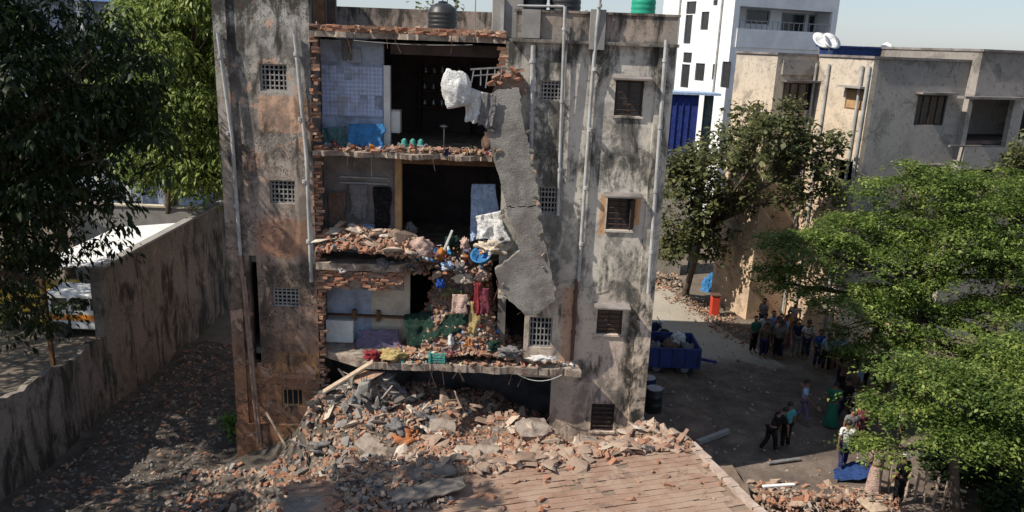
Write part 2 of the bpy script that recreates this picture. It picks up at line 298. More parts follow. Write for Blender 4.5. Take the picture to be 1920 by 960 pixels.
def rd(x, y): return .012+.012*noise.noise((x*.5,y*.5,5))
mb = MB(); L = [(3.95,-16),(3.95,12),(5.4,17),(4.6,24),(5.2,60)]; Rr = [(14.5,-16),(13.5,4),(10.2,12.4),(8.6,17.6),(8.9,60)]
vs = []
for j in range(61):
    t = j/60*4; k = min(int(t), 3); f = t-k
    a = Vector(L[k]).lerp(Vector(L[k+1]), f); b = Vector(Rr[k]).lerp(Vector(Rr[k+1]), f)
    for i in range(21):
        q = a.lerp(b, i/20); vs.append((q.x, q.y, rd(q.x, q.y)+.01))
mb.add(vs, [(j*21+i, j*21+i+1, (j+1)*21+i+1, (j+1)*21+i) for j in range(60) for i in range(20)])
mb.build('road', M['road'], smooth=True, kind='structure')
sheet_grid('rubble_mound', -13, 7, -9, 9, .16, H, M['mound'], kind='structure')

# ================================================================== the apartment block, torn open
BL = empty('apartment_building', (-1.9, 5, 0), 'weathered four-storey apartment block with its middle bay torn open', 'building')
FL = [.5, 3.5, 6.5, 9.5, 12.5]
def part(mb, name, mat, par=BL, **k): return mb.build(name, mat, par, **k)
# left bay front with lattice openings
JL = [(-6.62,-5.92,10.96,11.64),(-6.5,-5.82,8.02,8.65),(-6.55,-5.82,5.1,5.66),(-6.42,-5.8,2.1,2.65)]
slot = (-7.16,-6.95,3.4,6.55)
part(MB().grid(-7.7,-5.32,0,15.2,0,.24,JL+[slot]), 'front_wall', M['tower'], label='brown streaked plaster front of the left bay')
part(MB().box(-7.72,-7.38,-.075,.0,1.55,15.2), 'corner_pilaster', M['tower'])
part(MB().box(-7.76,-5.34,-.1,-.001,0,1.55), 'plinth', M['tower'])
part(MB().box(-7.7,-7.46,.24,10,0,15.2), 'side_wall', M['tower'])
part(MB().box(-5.62,-5.32,.24,10,0,12.3).box(-5.62,-5.32,.24,3,12.3,15.2), 'party_wall', M['grime'])
def lattice(h, y=.06, mat='concrete', nx=6, nz=5):
    x0,x1,z0,z1 = h; mb = MB(); fr = .045
    mb.box(x0,x1,y,y+.1,z0,z0+fr).box(x0,x1,y,y+.1,z1-fr,z1).box(x0,x0+fr,y,y+.1,z0+fr,z1-fr).box(x1-fr,x1,y,y+.1,z0+fr,z1-fr)
    o = part(mb, 'lattice_vent', M[mat])
    for i in range(1,nx):
        x = x0+(x1-x0)*i/nx; part(MB().box(x-.016,x+.016,y+.012,y+.088,z0+fr,z1-fr), 'lattice_bar', M[mat], o)
    for i in range(1,nz):
        z = z0+(z1-z0)*i/nz; part(MB().box(x0+fr,x1-fr,y+.02,y+.08,z-.018,z+.018), 'lattice_bar', M[mat], o)
for h in JL[:3]: lattice(h)
# right part of the front
JR = [(.55,1.12,10.98,11.5),(.63,1.17,8.03,8.75),(.55,1.2,4.2,5.1)]
WR = [(2.48,3.2,10.68,11.57),(2.48,3.18,7.66,8.56),(2.42,3.12,4.68,5.48),(2.44,3.1,1.7,2.55)]
br = [(-.35,.42,3.3,5.6),(-.35,1.25,0,3.3)]
part(MB().grid(-.35,3.9,0,12.42,0,.24,JR+WR+br), 'front_wall', M['wall'], label='mould-streaked grey plaster front of the right bay')
part(MB().box(3.5,3.93,-.07,0,0,12.42), 'corner_pilaster', M['wall'])
part(MB().box(3.66,3.9,.24,10,0,12.42), 'side_wall', M['wall'])
part(MB().box(-7.46,3.66,9.76,10,0,12.42), 'back_wall', M['wall'])
for h in JR: lattice(h, .05)
part(MB().box(-.2,3.98,-.16,0,12.42,12.50), 'cornice', M['parapet'])
part(MB().box(-.12,3.93,-.03,.16,12.502,13.15), 'parapet', M['parapet'])
part(MB().box(-.16,3.97,-.06,.2,13.152,13.21), 'parapet_coping', M['parapet'])
part(MB().box(1.72,2.1,-.19,-.031,12.3,13.26), 'parapet_pier', M['concrete'])
part(MB().box(.02,.48,-.15,-.031,12.52,13.2), 'parapet_pier', M['concrete'])
part(MB().box(3.75,3.93,.16,9.9,12.5,13.15).box(-7.46,3.75,9.75,9.93,12.5,13.44), 'parapet', M['parapet'])
part(MB().box(2.75,3.9,1.5,3.5,12.5,13.0), 'roof_hatch', M['parapet'])
# windows
M['shutter'] = simple('dark_brown_shutter', (.055,.035,.028), (.03,.02,.018), 5, .6, .2, .005)
for i, (x0,x1,z0,z1) in enumerate(WR):
    f = MB(); t = .055
    f.box(x0,x1,.05,.13,z0,z0+t).box(x0,x1,.05,.13,z1-t,z1).box(x0,x0+t,.05,.13,z0+t,z1-t).box(x1-t,x1,.05,.13,z0+t,z1-t).box((x0+x1)/2-.025,(x0+x1)/2+.025,.06,.12,z0+t,z1-t)
    wn = part(f, 'window', M['shutter'])
    for a, b in ((x0+t,(x0+x1)/2-.025),((x0+x1)/2+.025,x1-t)):
        part(MB().box(a,b,.085,.095,z0+t,z1-t), 'pane', M['glass'], wn)
    for k in range(1,6): part(MB().box(x0+t,x1-t,.022,.04,z0+(z1-z0)*k/6-.008,z0+(z1-z0)*k/6+.008), 'bar', M['rebar'], wn)
    if i == 1:      # one leaf stands open
        part(MB().cbox((x1-.04,-.12,(z0+z1)/2),(.3,.03,z1-z0-.1),(0,0,R(62))), 'shutter', M['shutter'], wn)
    if i < 3: part(MB().prism([(-.36,z1+.03),(0,z1+.07),(0,z1+.12),(-.36,z1+.07)],0,x0-.12,x1+.15), 'sunshade', M['grime'], wn)
    part(MB().box(x0-.04,x1+.04,-.05,.04,z0-.06,z0-.001), 'sill', M['wall'], wn)
x0,x1,z0,z1 = JL[3]
f = MB().box(x0,x1,.05,.13,z0,z0+.05).box(x0,x1,.05,.13,z1-.05,z1).box(x0,x0+.05,.05,.13,z0+.05,z1-.05).box(x1-.05,x1,.05,.13,z0+.05,z1-.05)
wn = part(f, 'window', M['ochre']); part(MB().box(x0+.05,x1-.05,.08,.1,z0+.05,z1-.05), 'pane', M['glass'], wn)
for k in range(1,4): part(MB().box(x0+(x1-x0)*k/4-.012,x0+(x1-x0)*k/4+.012,.03,.05,z0,z1), 'bar', M['ochre'], wn)
part(MB().box(-6.75,-5.4,-.13,-.001,3.02,3.14), 'ledge', M['tower'])
# drain pipes
def pipe(pts, r, mat, collars=True):
    o = part(MB().tube(pts, r, 10), 'drain_pipe', M[mat], smooth=False)
    a = Vector(pts[0]); b = Vector(pts[-1]); n = max(2, int((a-b).length/1.5))
    for k in range(n):
        q = a.lerp(b, (k+.3)/n); part(MB().lathe((q.x,q.y,q.z-.04),[(r*1.35,0),(r*1.35,.08)],10).box(q.x-.015,q.x+.015,q.y,0.0,q.z-.015,q.z+.015), 'pipe_clamp', M[mat], o)
pipe([(-7.57,-.16,12.35),(-7.36,-.16,9.7),(-7.32,-.16,6.6)],.048,'pvc'); pipe([(-7.33,-.15,6.7),(-7.1,-.16,.95)],.05,'rustpipe')
pipe([(-7.24,-.16,6.0),(-7.02,-.18,.95)],.035,'rustpipe')
pipe([(-5.66,-.1,12.4),(-5.46,-.1,9.3),(-5.44,-.1,5.9)],.05,'pvc'); pipe([(-5.5,-.08,9.6),(-5.37,-.08,6.4)],.035,'pvc')
pipe([(.33,-.1,12.35),(.38,-.1,9.75)],.065,'pvc'); pipe([(1.07,-.24,13.3),(1.18,-.1,8.0)],.042,'pvc')
pipe([(1.16,-.08,12.9),(1.24,-.08,7.8)],.025,'metal'); pipe([(1.92,-.26,13.8),(1.86,-.09,11.5),(1.83,-.09,6.2)],.048,'pvc'); pipe([(1.78,-.09,6.25),(1.78,-.09,3.9)],.05,'rebar')
pipe([(3.64,-.15,12.6),(3.74,-.15,5.95)],.05,'pvc')
part(MB().tube([(-.1,-.02,13.28),(1.05,-.1,13.3)],.03,8), 'water_pipe', M['pvc'])
# floor slabs with torn front edges
def torn(x0, x1, yf, yb, n, amp, seed):
    r = random.Random(seed); xs_ = [x0]+sorted(r.uniform(x0+.02,x1-.02) for _ in range(int(n*1.6)))+[x1]; wv = r.uniform(0,9)
    fr = [(x, (yf(x) if callable(yf) else yf)+amp*.9*noise.noise((x*1.7,wv,0))*2+r.uniform(-amp,amp)*.35) for x in xs_]
    return fr+[(x1,yb),(x0,yb)]
part(MB().prism(torn(-5.31,-.36,.0,9.75,40,.12,1),2,12.36,12.5), 'roof_slab', M['slab'])
part(MB().box(-7.45,-5.63,.25,9.75,12.3,12.5).box(-.35,3.65,.25,9.75,12.3,12.5), 'roof_slab', M['concrete'])
part(MB().prism(torn(-5.31,-.36,-.02,9.75,40,.16,2),2,9.35,9.48), 'floor_slab', M['slab'])
part(MB().prism(torn(-5.31,-.36,lambda x: -.12 if x < -3.1 else min(1.4, -.12+(x+3.1)*1.3),9.75,26,.1,3),2,6.26,6.46), 'floor_slab', M['slab'])
part(MB().prism(torn(-3.95,2.02,-.55,.0,34,.07,4)[:-2]+[(1.9,-.002),(-.36,-.002),(-.36,9.75),(-5.3,9.75),(-5.3,.2)],2,3.6,3.8), 'floor_slab', M['slab'], label='broken concrete floor slab jutting out over the dark ground floor')
part(MB().box(-.35,3.65,.25,9.75,3.6,3.78).box(-.35,3.65,.25,9.75,6.3,6.48).box(-.35,3.65,.25,9.75,9.3,9.48), 'floor_slab', M['concrete'])
part(MB().box(-7.45,-5.63,.25,9.75,3.6,3.78).box(-7.45,-5.63,.25,9.75,6.3,6.48).box(-7.45,-5.63,.25,9.75,9.3,9.48), 'floor_slab', M['concrete'])
# inner walls
part(MB().box(-.34,-.12,.3,9.7,3.9,12.29), 'inner_wall', M['grime'])
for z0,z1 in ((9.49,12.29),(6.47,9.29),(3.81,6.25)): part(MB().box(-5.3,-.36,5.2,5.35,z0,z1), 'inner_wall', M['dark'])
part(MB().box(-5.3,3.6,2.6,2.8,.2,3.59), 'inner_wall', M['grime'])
# top floor: blue partition, patterned tile dado, door post
part(MB().box(-5.3,-3.62,1,1.14,9.49,12.29), 'partition_wall', M['bluewall'], label='pale blue partition wall of the top room')
g = G('blue_patterned_tile'); p = g.pos(); o3 = g.sep(p)
q = g.map(p, (1/.115,1,1/.115), rot=(0,R(45),0)); ck = g.n('TexChecker', {'Vector': g.map(p, rot=(0,R(45),0)), 'Color1': (.30,.38,.58,1), 'Color2': (.44,.51,.68,1), 'Scale': 13.0})
fx = g.math('ABSOLUTE', g.math('SUBTRACT', g.math('FRACT', g.math('DIVIDE', o3[0], .2)), .5)); fz_ = g.math('ABSOLUTE', g.math('SUBTRACT', g.math('FRACT', g.math('DIVIDE', o3[2], .2)), .5))
gr = g.ss(g.math('MAXIMUM', fx, fz_), .46, .49); col = g.mix(g.math('MULTIPLY', gr, .5), ck, (.25,.28,.36))
col = g.mix(g.math('MULTIPLY', g.ss(g.noise(p, 2.2, 7, .68), .46, .62), .65), col, (.20,.20,.21)); M['tile_dado'] = g.out(col, .3, spec=.4)
dd = part(MB().box(-5.29,-3.63,.975,.999,10.3,10.3+.006), 'tile_dado', M['bluewall'])
tm = None
for j in range(7):
    for i in range(8):
        x = -5.285+i*.206; z = 10.31+j*.19
        if rnd.random() < .09: continue
        part(MB().box(x,x+.202,.972,.997,z,z+.186), 'tile', M['tile_dado'], dd)
part(MB().box(-3.61,-3.44,.93,1.12,9.49,11.68), 'door_post', M['white'])
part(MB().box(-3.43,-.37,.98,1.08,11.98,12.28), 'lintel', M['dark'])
# second floor: sooty partition and ochre post
part(MB().box(-5.3,-3.32,1,1.14,6.47,9.29), 'partition_wall', M['grime'], label='sooty grey partition wall of the second-floor room')
part(MB().box(-3.31,-3.13,.9,1.12,6.47,9.28), 'door_post', M['ochre'])
part(MB().box(-3.12,-.37,.92,1.1,9.08,9.29), 'lintel', M['wood'])
for z in (8.62,8.46): part(MB().box(-4.85,-3.5,.93,.999,z,z+.045), 'wall_batten', M['metal'])
part(MB().box(-3.98,-3.95,.96,.999,8.6,9.2), 'conduit', M['pvc'])
part(MB().box(-5.1,-4.85,.95,.999,7.9,8.2), 'switch_board', M['bluewall'])
# first floor: blue and cream partition with shelves
part(MB().box(-5.3,-4.02,1,1.14,3.81,6.25), 'partition_wall', M['bluewall'], label='pale blue partition wall of the first-floor room')
part(MB().box(-4.018,-2.9,1,1.14,3.81,6.25), 'partition_wall', M['cream'], label='cream partition wall of the first-floor room')
part(MB().box(-5.28,-2.95,.84,.998,4.58,4.63), 'shelf', M['wood'])
for x in (-4.55,-3.85): part(MB().box(x,x+.1,.86,.995,4.46,4.78), 'shelf_bracket', M['wood'])
part(MB().box(-5.28,-4.5,.72,.998,3.83,4.5), 'cupboard', M['white'])
# torn brickwork: bricks one by one
BRK = []
for k in range(6):
    r = random.Random(k+50); b = MB().box(-.11,.11,-.052,.052,-.035,.035)
    b.v = [tuple(c+r.uniform(-.014,.014) for c in v) for v in b.v]
    me = bpy.data.meshes.new('brick'); me.from_pydata(b.v, [], b.f); me.materials.append(M['brick']); BRK.append(me)
def put(me, name, loc, rot, par=None, sc=(1,1,1), **k):
    o = bpy.data.objects.new(name, me); COL.objects.link(o)
    if par is not None: o.parent = par; loc = Vector(loc)-ORG.get(par.name, Vector())
    o.location = loc; o.rotation_euler = rot; o.scale = sc; return tag(o, **k)
z = 1.75; i = 0
while z < 12.4:
    n = rnd.choice((1,1,2))
    for k in range(n):
        if rnd.random() < .8: put(BRK[i%6], 'brick', (-5.27+rnd.uniform(-.05,.11), .05+k*.11+rnd.uniform(-.02,.02), z), (rnd.uniform(-.06,.06), rnd.uniform(-.06,.06), rnd.choice((0,0,pi/2))+rnd.uniform(-.12,.12)), BL)
        i += 1
    z += .086
z = 10.6
while z < 12.28:
    for k in range(2): put(BRK[i%6], 'brick', (-.4+rnd.uniform(-.07,.07), .05+k*.11, z), (rnd.uniform(-.05,.05), rnd.uniform(-.05,.05), rnd.uniform(-.1,.1)), BL); i += 1
    z += .086
x = -5.2
while x < -.3:
    for zz in (12.54,12.62):
        if rnd.random() < .8: put(BRK[i%6], 'brick', (x, .06+rnd.uniform(-.05,.12), zz), (rnd.uniform(-.1,.1), rnd.uniform(-.1,.1), rnd.uniform(-.3,.3)), BL); i += 1
    x += .19
# fascia of bricks under the second floor slab
x = -5.2
while x < -3.0:
    for j in range(6):
        if rnd.random() < .75: put(BRK[i%6], 'brick', (x+rnd.uniform(-.05,.05)+(j%2)*.1, -.02+rnd.uniform(-.05,.05), 5.74+j*.088), (rnd.uniform(-.15,.15), rnd.uniform(-.15,.15), rnd.uniform(-.2,.2)), BL); i += 1
    x += .23
part(MB().box(-5.3,-2.95,.03,.2,5.7,6.255), 'edge_beam', M['slab'])
part(MB().box(-5.28,-.4,.22,.34,12.504,12.66), 'roof_screed', M['brick'])
# bent reinforcing bars and loose wires
for k in range(16):
    xx = rnd.uniform(-5,-.5) if k < 8 else rnd.uniform(-3.7,1.9); zz = (9.38 if k < 4 else 12.4) if k < 8 else 3.7; yy = -.05 if k < 8 else -.55
    L_ = rnd.uniform(.2,.55); part(MB().tube([(xx,yy+.1,zz),(xx+rnd.uniform(-.05,.05),yy-.08,zz-.02),(xx+rnd.uniform(-.2,.2),yy-.12,zz-L_)],.009,5), 'reinforcing_bar', M['rebar'])
def wire(a, b, sag, name='wire', mat='metal', r=.008):
    a = Vector(a); b = Vector(b); pts = [a.lerp(b, t/10)-Vector((0,0,sag*4*(t/10)*(1-t/10))) for t in range(11)]
    return part(MB().tube(pts, r, 5), name, M[mat])
wire((.2,-.6,3.68),(1.5,-.58,3.66),.22,mat='pvc',r=.012); wire((1.8,-.1,6.1),(2.6,-.04,6.05),.05); wire((3.7,-.2,12.4),(3.7,-.18,9.2),0)
wire((-4.2,-.03,12.3),(-1.2,-.02,12.3),.05)
# ================================================================== fallen wall panel hanging on the front
def jag(poly, st, amp, seed):
    r = random.Random(seed); out = []
    for i, a in enumerate(poly):
        a = Vector(a); b = Vector(poly[(i+1)%len(poly)]); n = max(1, int((b-a).length/st))
        for k in range(n):
            q = a.lerp(b, k/n); out.append((q.x+(r.uniform(-amp,amp) if k else 0), q.y+(r.uniform(-amp,amp) if k else 0)))
    return out
LP = empty('fallen_wall_panel', (.3,-.5,5.4), 'long grey cement wall panel hanging down the torn front', 'wall panel')
def tilted(poly, y_of, t, name, mat, seed, par):
    pl = jag(poly, .1, .028, seed); n = len(pl); r = random.Random(seed)
    vs = [(x, y_of(z), z) for x, z in pl]+[(x, y_of(z)+t, z) for x, z in pl]
    mb = MB().add(vs, [tuple(range(n)), tuple(range(n,2*n))[::-1]]+[(i,n+i,n+(i+1)%n,(i+1)%n) for i in range(n)])
    return mb.build(name, M[mat], par)
tilted([(-.9,10.94),(-.5,11.25),(.02,11.3),(.13,10.6),(.34,9.79),(.58,8.9),(.68,8.36),(-.2,8.28),(-.52,9.35),(-.75,10.2)], lambda z: -.36-(10.9-z)*.07, .22, 'upper_panel', 'lean', 1, LP)
tilted([(-.22,8.25),(.68,8.32),(.8,7.6),(.95,7.0),(1.08,6.4),(1.2,5.85),(.8,5.48),(.42,5.37),(.05,5.72),(-.27,6.0),(-.44,6.6),(-.1,6.85),(.2,7.12),(.08,7.6)], lambda z: -.57-(8.2-z)*.05, .22, 'lower_panel', 'lean', 2, LP)
tilted([(-.25,10.9),(.02,11.15),(.1,10.6),(.32,9.79),(.5,9.2),(.3,8.95),(.12,9.6),(-.05,10.2)], lambda z: -.345-(10.9-z)*.07, .03, 'render_layer', 'concrete', 3, LP)
tilted([(-.75,11.0),(-.5,11.45),(-.1,11.75),(.15,11.5),(.2,11.15),(-.2,11.1)], lambda z: -.2, .22, 'broken_top', 'chunk', 4, LP)
for k in range(14):
    put(BRK[k%6], 'brick', (rnd.uniform(-.7,.15), -.22+rnd.uniform(-.1,.05), rnd.uniform(11.0,11.75)), (rnd.uniform(-.5,.5), rnd.uniform(-.6,.6), rnd.uniform(-.6,.6)), LP)
for k in range(7):
    x = rnd.uniform(-.4,.9); z = 5.7 if x > 0 else 6.3
    MB().tube([(x,-.6,z),(x+.05,-.66,z-.2),(x+rnd.uniform(-.1,.2),-.62,z-rnd.uniform(.3,.6))],.009,5).build('reinforcing_bar', M['rebar'], LP)

# ================================================================== rubble pieces
def hull(n, sx, sy, sz, r):
    bm = bmesh.new()
    for i in range(n):
        d = Vector((r.gauss(0,1), r.gauss(0,1), r.gauss(0,1))).normalized()
        k = max(abs(d.x), abs(d.y), abs(d.z)); d = d.lerp(d/k, .6)*r.uniform(.8,1)
        bm.verts.new((d.x*sx/2, d.y*sy/2, d.z*sz/2))
    bmesh.ops.convex_hull(bm, input=bm.verts)
    bmesh.ops.delete(bm, geom=[v for v in bm.verts if not v.link_faces], context='VERTS')
    bm.verts.index_update(); out = ([tuple(v.co) for v in bm.verts], [tuple(v.index for v in f.verts) for f in bm.faces]); bm.free(); return out
rr = random.Random(5)
CH = [hull(11,1,.8,.6,rr) for _ in range(8)]; SL = [hull(12,1,.75,.2,rr) for _ in range(8)]; BK = [hull(14,.24,.11,.075,rr) for _ in range(2)]
BK.append(([(-.11,-.052,-.035),(.11,-.052,-.035),(.11,.052,-.035),(-.11,.052,-.035),(-.11,-.052,.035),(.11,-.052,.035),(.11,.052,.035),(-.11,.052,.035)],[(3,2,1,0),(4,5,6,7),(0,1,5,4),(1,2,6,5),(2,3,7,6),(3,0,4,7)]))
def protos(lst, mat, nm):
    out = []
    for v, f in lst:
        me = bpy.data.meshes.new(nm); me.from_pydata(v, [], f); me.materials.append(M[mat]); out.append(me)
    return out
PM = {('chunk','chunk'): protos(CH,'chunk','concrete_chunk'), ('chunk','ash'): protos(CH,'ash','concrete_chunk'), ('slab','chunk'): protos(SL,'chunk','plaster_slab'), ('slab','ash'): protos(SL,'ash','plaster_slab')}
M['pale'] = rubble_mat('pale_plaster', [(.46,.39,.32),(.56,.49,.41),(.40,.34,.28)]); PM[('slab','pale')] = protos(SL,'pale','plaster_panel')
def stuff(name, n, place, size, mats, wts, label, cat='rubble', seed=1, flat=.5):
    r = random.Random(seed); mb = MB()
    for i in range(n):
        x, y, z = place(r); s = r.uniform(*size)*(1 if r.random() < .8 else 1.5); m = r.choices(range(len(mats)), wts)[0]
        if mats[m] is M['brick']: v, f = r.choice(BK); s = r.uniform(.75,1.15)
        else: v, f = r.choice(CH+SL)
        E = Matrix.Translation((x,y,z)) @ Matrix.Rotation(r.uniform(0,6.3),4,'Z') @ Matrix.Rotation(r.gauss(0,flat),4,'X') @ Matrix.Rotation(r.gauss(0,flat),4,'Y') @ Matrix.Scale(s,4)
        mb.add([E@Vector(p) for p in v], f, m)
    return mb.build(name, mats, label=label, cat=cat, kind='stuff')
def scatter(name, kind, mat, n, place, size, label, cat, group, seed, flat=.3):
    r = random.Random(seed)
    for i in range(n):
        x, y, z = place(r); s = r.uniform(*size)
        me = BRK[i%6] if kind == 'brick' else r.choice(PM[(kind, mat)])
        sc = (1,1,1) if kind == 'brick' else (s*r.uniform(.8,1.3), s*r.uniform(.7,1.1), s*r.uniform(.7,1.1))
        put(me, name, (x,y,z+(.02 if kind == 'brick' else sc[2]*(.18 if kind == 'chunk' else .06))), (r.gauss(0,flat), r.gauss(0,flat), r.uniform(0,6.3)), None, sc, label=label, cat=cat, group=group)
AX = Vector((4.43,-3.03)); UU = Vector((-.956,-.292)); VV = Vector((.292,-.956)); ZR = 3.2
def ruv(u, v): return AX+UU*u+VV*v
def top(x, y):
    q = Vector((x,y))-AX; u, v = q.dot(UU), q.dot(VV)
    return max(H(x,y), ZR+.03) if (0 < u < 9.4 and v > 0) else H(x,y)
def inA(r):
    u = r.uniform(.0,6.6); v = .4-2.4*r.random()**1.25; q = ruv(u, v); return q.x, min(q.y,-.2), top(q.x,min(q.y,-.2))
def inA2(r):       # strewn over the roof's back edge
    u = r.uniform(.1,6.4); q = ruv(u, r.uniform(-.5,.2)+.75*math.exp(-((u-3.6)/1.4)**2)*r.random()); return q.x, q.y, top(q.x,q.y)
def inB(r): x, y = r.gauss(-3.9,.9), -.2-abs(r.gauss(0,1.3)); x = max(-5.3,min(-2.2,x)); return x, y, H(x,y)
def inC(r): x, y = r.uniform(-8.6,-3.8), r.uniform(-5.4,-1.0); return x, y, H(x,y)
def inD(r):
    while 1:
        x, y = r.uniform(-12.7,-7.8), r.uniform(-6,9)
        if x < -8.3 or y < -.3: return x, y, H(x,y)
def inE(r): x, y = r.uniform(7.2,11.2), r.gauss(-.9,.7); y = min(y,.3); return x, y, .02+max(0,.45*math.exp(-((y+1.1)/.7)**2))*r.random()
def inV(r): x, y = r.uniform(-2.7,3.9), r.uniform(-3.4,-.25); return x, y, top(x,y)
def inK(r): q = ruv(abs(r.gauss(.7,.8)), r.gauss(-.35,.35)); return q.x, q.y, top(q.x,q.y)+.25*r.random()*r.random()
def inRoad(r):
    t = r.random(); a = Vector((10.4,12.2)).lerp(Vector((8.5,18.2)), t); x = a.x+r.gauss(.2,.5); y = a.y+r.gauss(.0,.5); return x, y, .02+.2*r.random()*r.random()
def inFar(r): x, y = r.uniform(5.2,9.2), r.gauss(20.5,1.0); return x, y, .0+.5*max(0,1-abs(y-20.8)/1.5)*r.random()
def inRb(r): x, y = r.uniform(4.7,6.6), r.uniform(-3.2,1.0); return x, y, max(0,H(x,y))
scatter('concrete_chunk','chunk','chunk',70,inA,(.18,.5),'dusty concrete lump in the sunlit heap behind the tiled roof','concrete','concrete lumps in the sunlit heap',21)
scatter('plaster_slab','slab','chunk',95,inA,(.25,.75),'flat broken plaster slab in the sunlit heap behind the tiled roof','slab','plaster slabs in the sunlit heap',22,.22)
scatter('plaster_slab','slab','chunk',48,inA2,(.25,.85),'flat plaster slab lying on the back edge of the tiled roof','slab','plaster slabs on the roof edge',23,.12)
scatter('plaster_slab','slab','chunk',45,inV,(.25,.7),'broken plaster slab in the hollow before the dark opening','slab','plaster slabs in the hollow',33,.3)
scatter('concrete_chunk','chunk','chunk',26,inK,(.18,.42),'tan concrete lump piled on the roof corner','concrete','lumps on the roof corner',34,.4)
scatter('brick','brick','brick',150,inA,(1,1),'loose red brick in the sunlit heap behind the tiled roof','brick','loose bricks in the sunlit heap',24,.4)
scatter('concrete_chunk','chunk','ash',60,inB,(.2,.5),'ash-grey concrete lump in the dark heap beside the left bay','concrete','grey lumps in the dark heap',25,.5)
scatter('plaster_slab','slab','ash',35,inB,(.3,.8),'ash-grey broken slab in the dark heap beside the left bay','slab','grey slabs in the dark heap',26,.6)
scatter('concrete_chunk','chunk','chunk',45,inC,(.15,.4),'pale concrete lump in the low heap at the foot of the left bay','concrete','pale lumps in the low heap',27,.4)
scatter('concrete_chunk','chunk','ash',30,inC,(.2,.45),'blue-grey concrete lump in the low heap at the foot of the left bay','concrete','grey lumps in the low heap',28,.4)
scatter('brick','brick','brick',50,inC,(1,1),'loose brick in the low heap at the foot of the left bay','brick','loose bricks in the low heap',29,.4)
scatter('concrete_chunk','chunk','ash',45,inD,(.08,.28),'small grey lump on the shaded yard by the boundary wall','concrete','lumps on the shaded yard',30,.4)
scatter('concrete_chunk','chunk','chunk',30,inE,(.15,.4),'tan concrete lump in the rubble strip beside the picket fence','concrete','lumps in the rubble strip',31,.4)
scatter('brick','brick','brick',30,inE,(1,1),'loose brick in the rubble strip beside the picket fence','brick','bricks in the rubble strip',32,.4)
mats3 = [M['chunk'],M['brick'],M['ash']]
stuff('rubble', 3800, inA, (.06,.2), mats3, (6,4,.6), 'small broken brick and plaster filling the sunlit heap', seed=41)
stuff('rubble', 1900, inV, (.05,.2), mats3, (5,3.5,1.5), 'broken brick and plaster filling the hollow before the dark opening', seed=57)
stuff('rubble', 420, inK, (.06,.2), mats3, (6,3,.4), 'broken brick and plaster piled on the roof corner', seed=58)
def inVoid(r): x, y = r.uniform(-4.2,1.6), r.uniform(-.8,2.4); return x, y, H(x,y)+.03
stuff('rubble', 900, inVoid, (.06,.26), mats3, (5,3,2), 'broken masonry inside the dark ground-floor opening', seed=81)
scatter('plaster_slab','slab','chunk',24,inVoid,(.3,.8),'broken plaster slab inside the dark ground-floor opening','slab','slabs in the dark opening',82,.4)
stuff('rubble', 500, inA2, (.05,.14), mats3, (6,3,.4), 'small plaster crumbs along the tiled roof edge', seed=42)
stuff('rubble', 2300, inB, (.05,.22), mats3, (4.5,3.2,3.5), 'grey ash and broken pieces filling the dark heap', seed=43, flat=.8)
stuff('rubble', 1900, inC, (.05,.2), mats3, (4,2,5), 'mixed crumbs filling the low heap at the left bay', seed=44)
stuff('litter', 3400, inD, (.04,.16), [M['chunk'],M['brick'],M['ash']], (2.5,.6,7), 'small litter and stones over the shaded yard', 'litter', 45)
stuff('rubble', 800, inE, (.05,.18), mats3, (6,3,.5), 'broken brick and plaster filling the rubble strip by the fence', seed=46)
stuff('rubble', 700, inRoad, (.04,.16), mats3, (6,1,1), 'loose stones along the road edge by the peach wall', seed=47)
stuff('rubble', 700, inFar, (.06,.3), mats3, (6,1,1), 'whitish debris heap across the far end of the road', seed=48)
def inLane(r): x, y = r.uniform(5.2,13.5), r.uniform(.8,11.5); return x, y, .03
stuff('litter', 520, inLane, (.03,.13), [M['chunk'],M['brick'],M['ash'],M['pale']], (3,1,4,2), 'stones and paper scraps scattered over the shaded lane', 'litter', 47)
stuff('rubble', 350, inRb, (.05,.2), mats3, (2,1,5), 'dark crumbs between the tiled roof and the road', seed=49)
# heaps on the floors
def f3(r): x, y = r.uniform(-3.4,-.5), r.uniform(-.02,.9); return x, y, 9.5+.14*r.random()*max(0,1-y)
def f3l(r): x, y = r.uniform(-5.2,-3.4), r.uniform(-.02,.8); return x, y, 9.49+.06*r.random()
def h2(x, y): return 6.47+max(0, .92-.2*abs(x+4.2)*.8+.12*noise.noise((x*2,y*2,1)))*max(.15,1-abs(y-.35)*.7)
def f2(r): x, y = r.uniform(-5.2,-2.7), r.uniform(-.3,.85); return x, y, h2(x,y)-.1*r.random()
def f2b(r): x, y = r.uniform(-3,-.6), r.uniform(.1,1.6); return x, y, 6.2+.5*noise.noise((x*1.5,y,2))*r.random()+.35*r.random()*(1 if y > .5 else 0)
def h1(x, y): return 3.8+max(0, 2.5*math.exp(-((x+1.4)/1.0)**4)*min(1,max(0,(y+.35)/1.3)))+.35*math.exp(-((x+.9)/1.5)**2)
def f1(r): x = r.gauss(-1.3,.85); x = max(-3.2,min(.35,x)); y = r.uniform(-.45,1.3); return x, y, h1(x,y)-.05*r.random()
def f1e(r): x, y = r.uniform(-3.8,1.9), r.uniform(-.55,-.1); return x, y, 3.81+.05*r.random()
def froof(r): x, y = r.uniform(-5.2,-.4), r.uniform(.0,.9); return x, y, 12.52+.12*r.random()
sheet_grid('floor_debris_mound', -5.28, -2.7, -.28, .95, .09, lambda x, y: h2(x,y)-.06, M['dust'], kind='structure')
sheet_grid('floor_debris_mound', -3.2, .3, -.4, 1.5, .09, lambda x, y: h1(x,y)-.03, M['dust'], kind='structure')
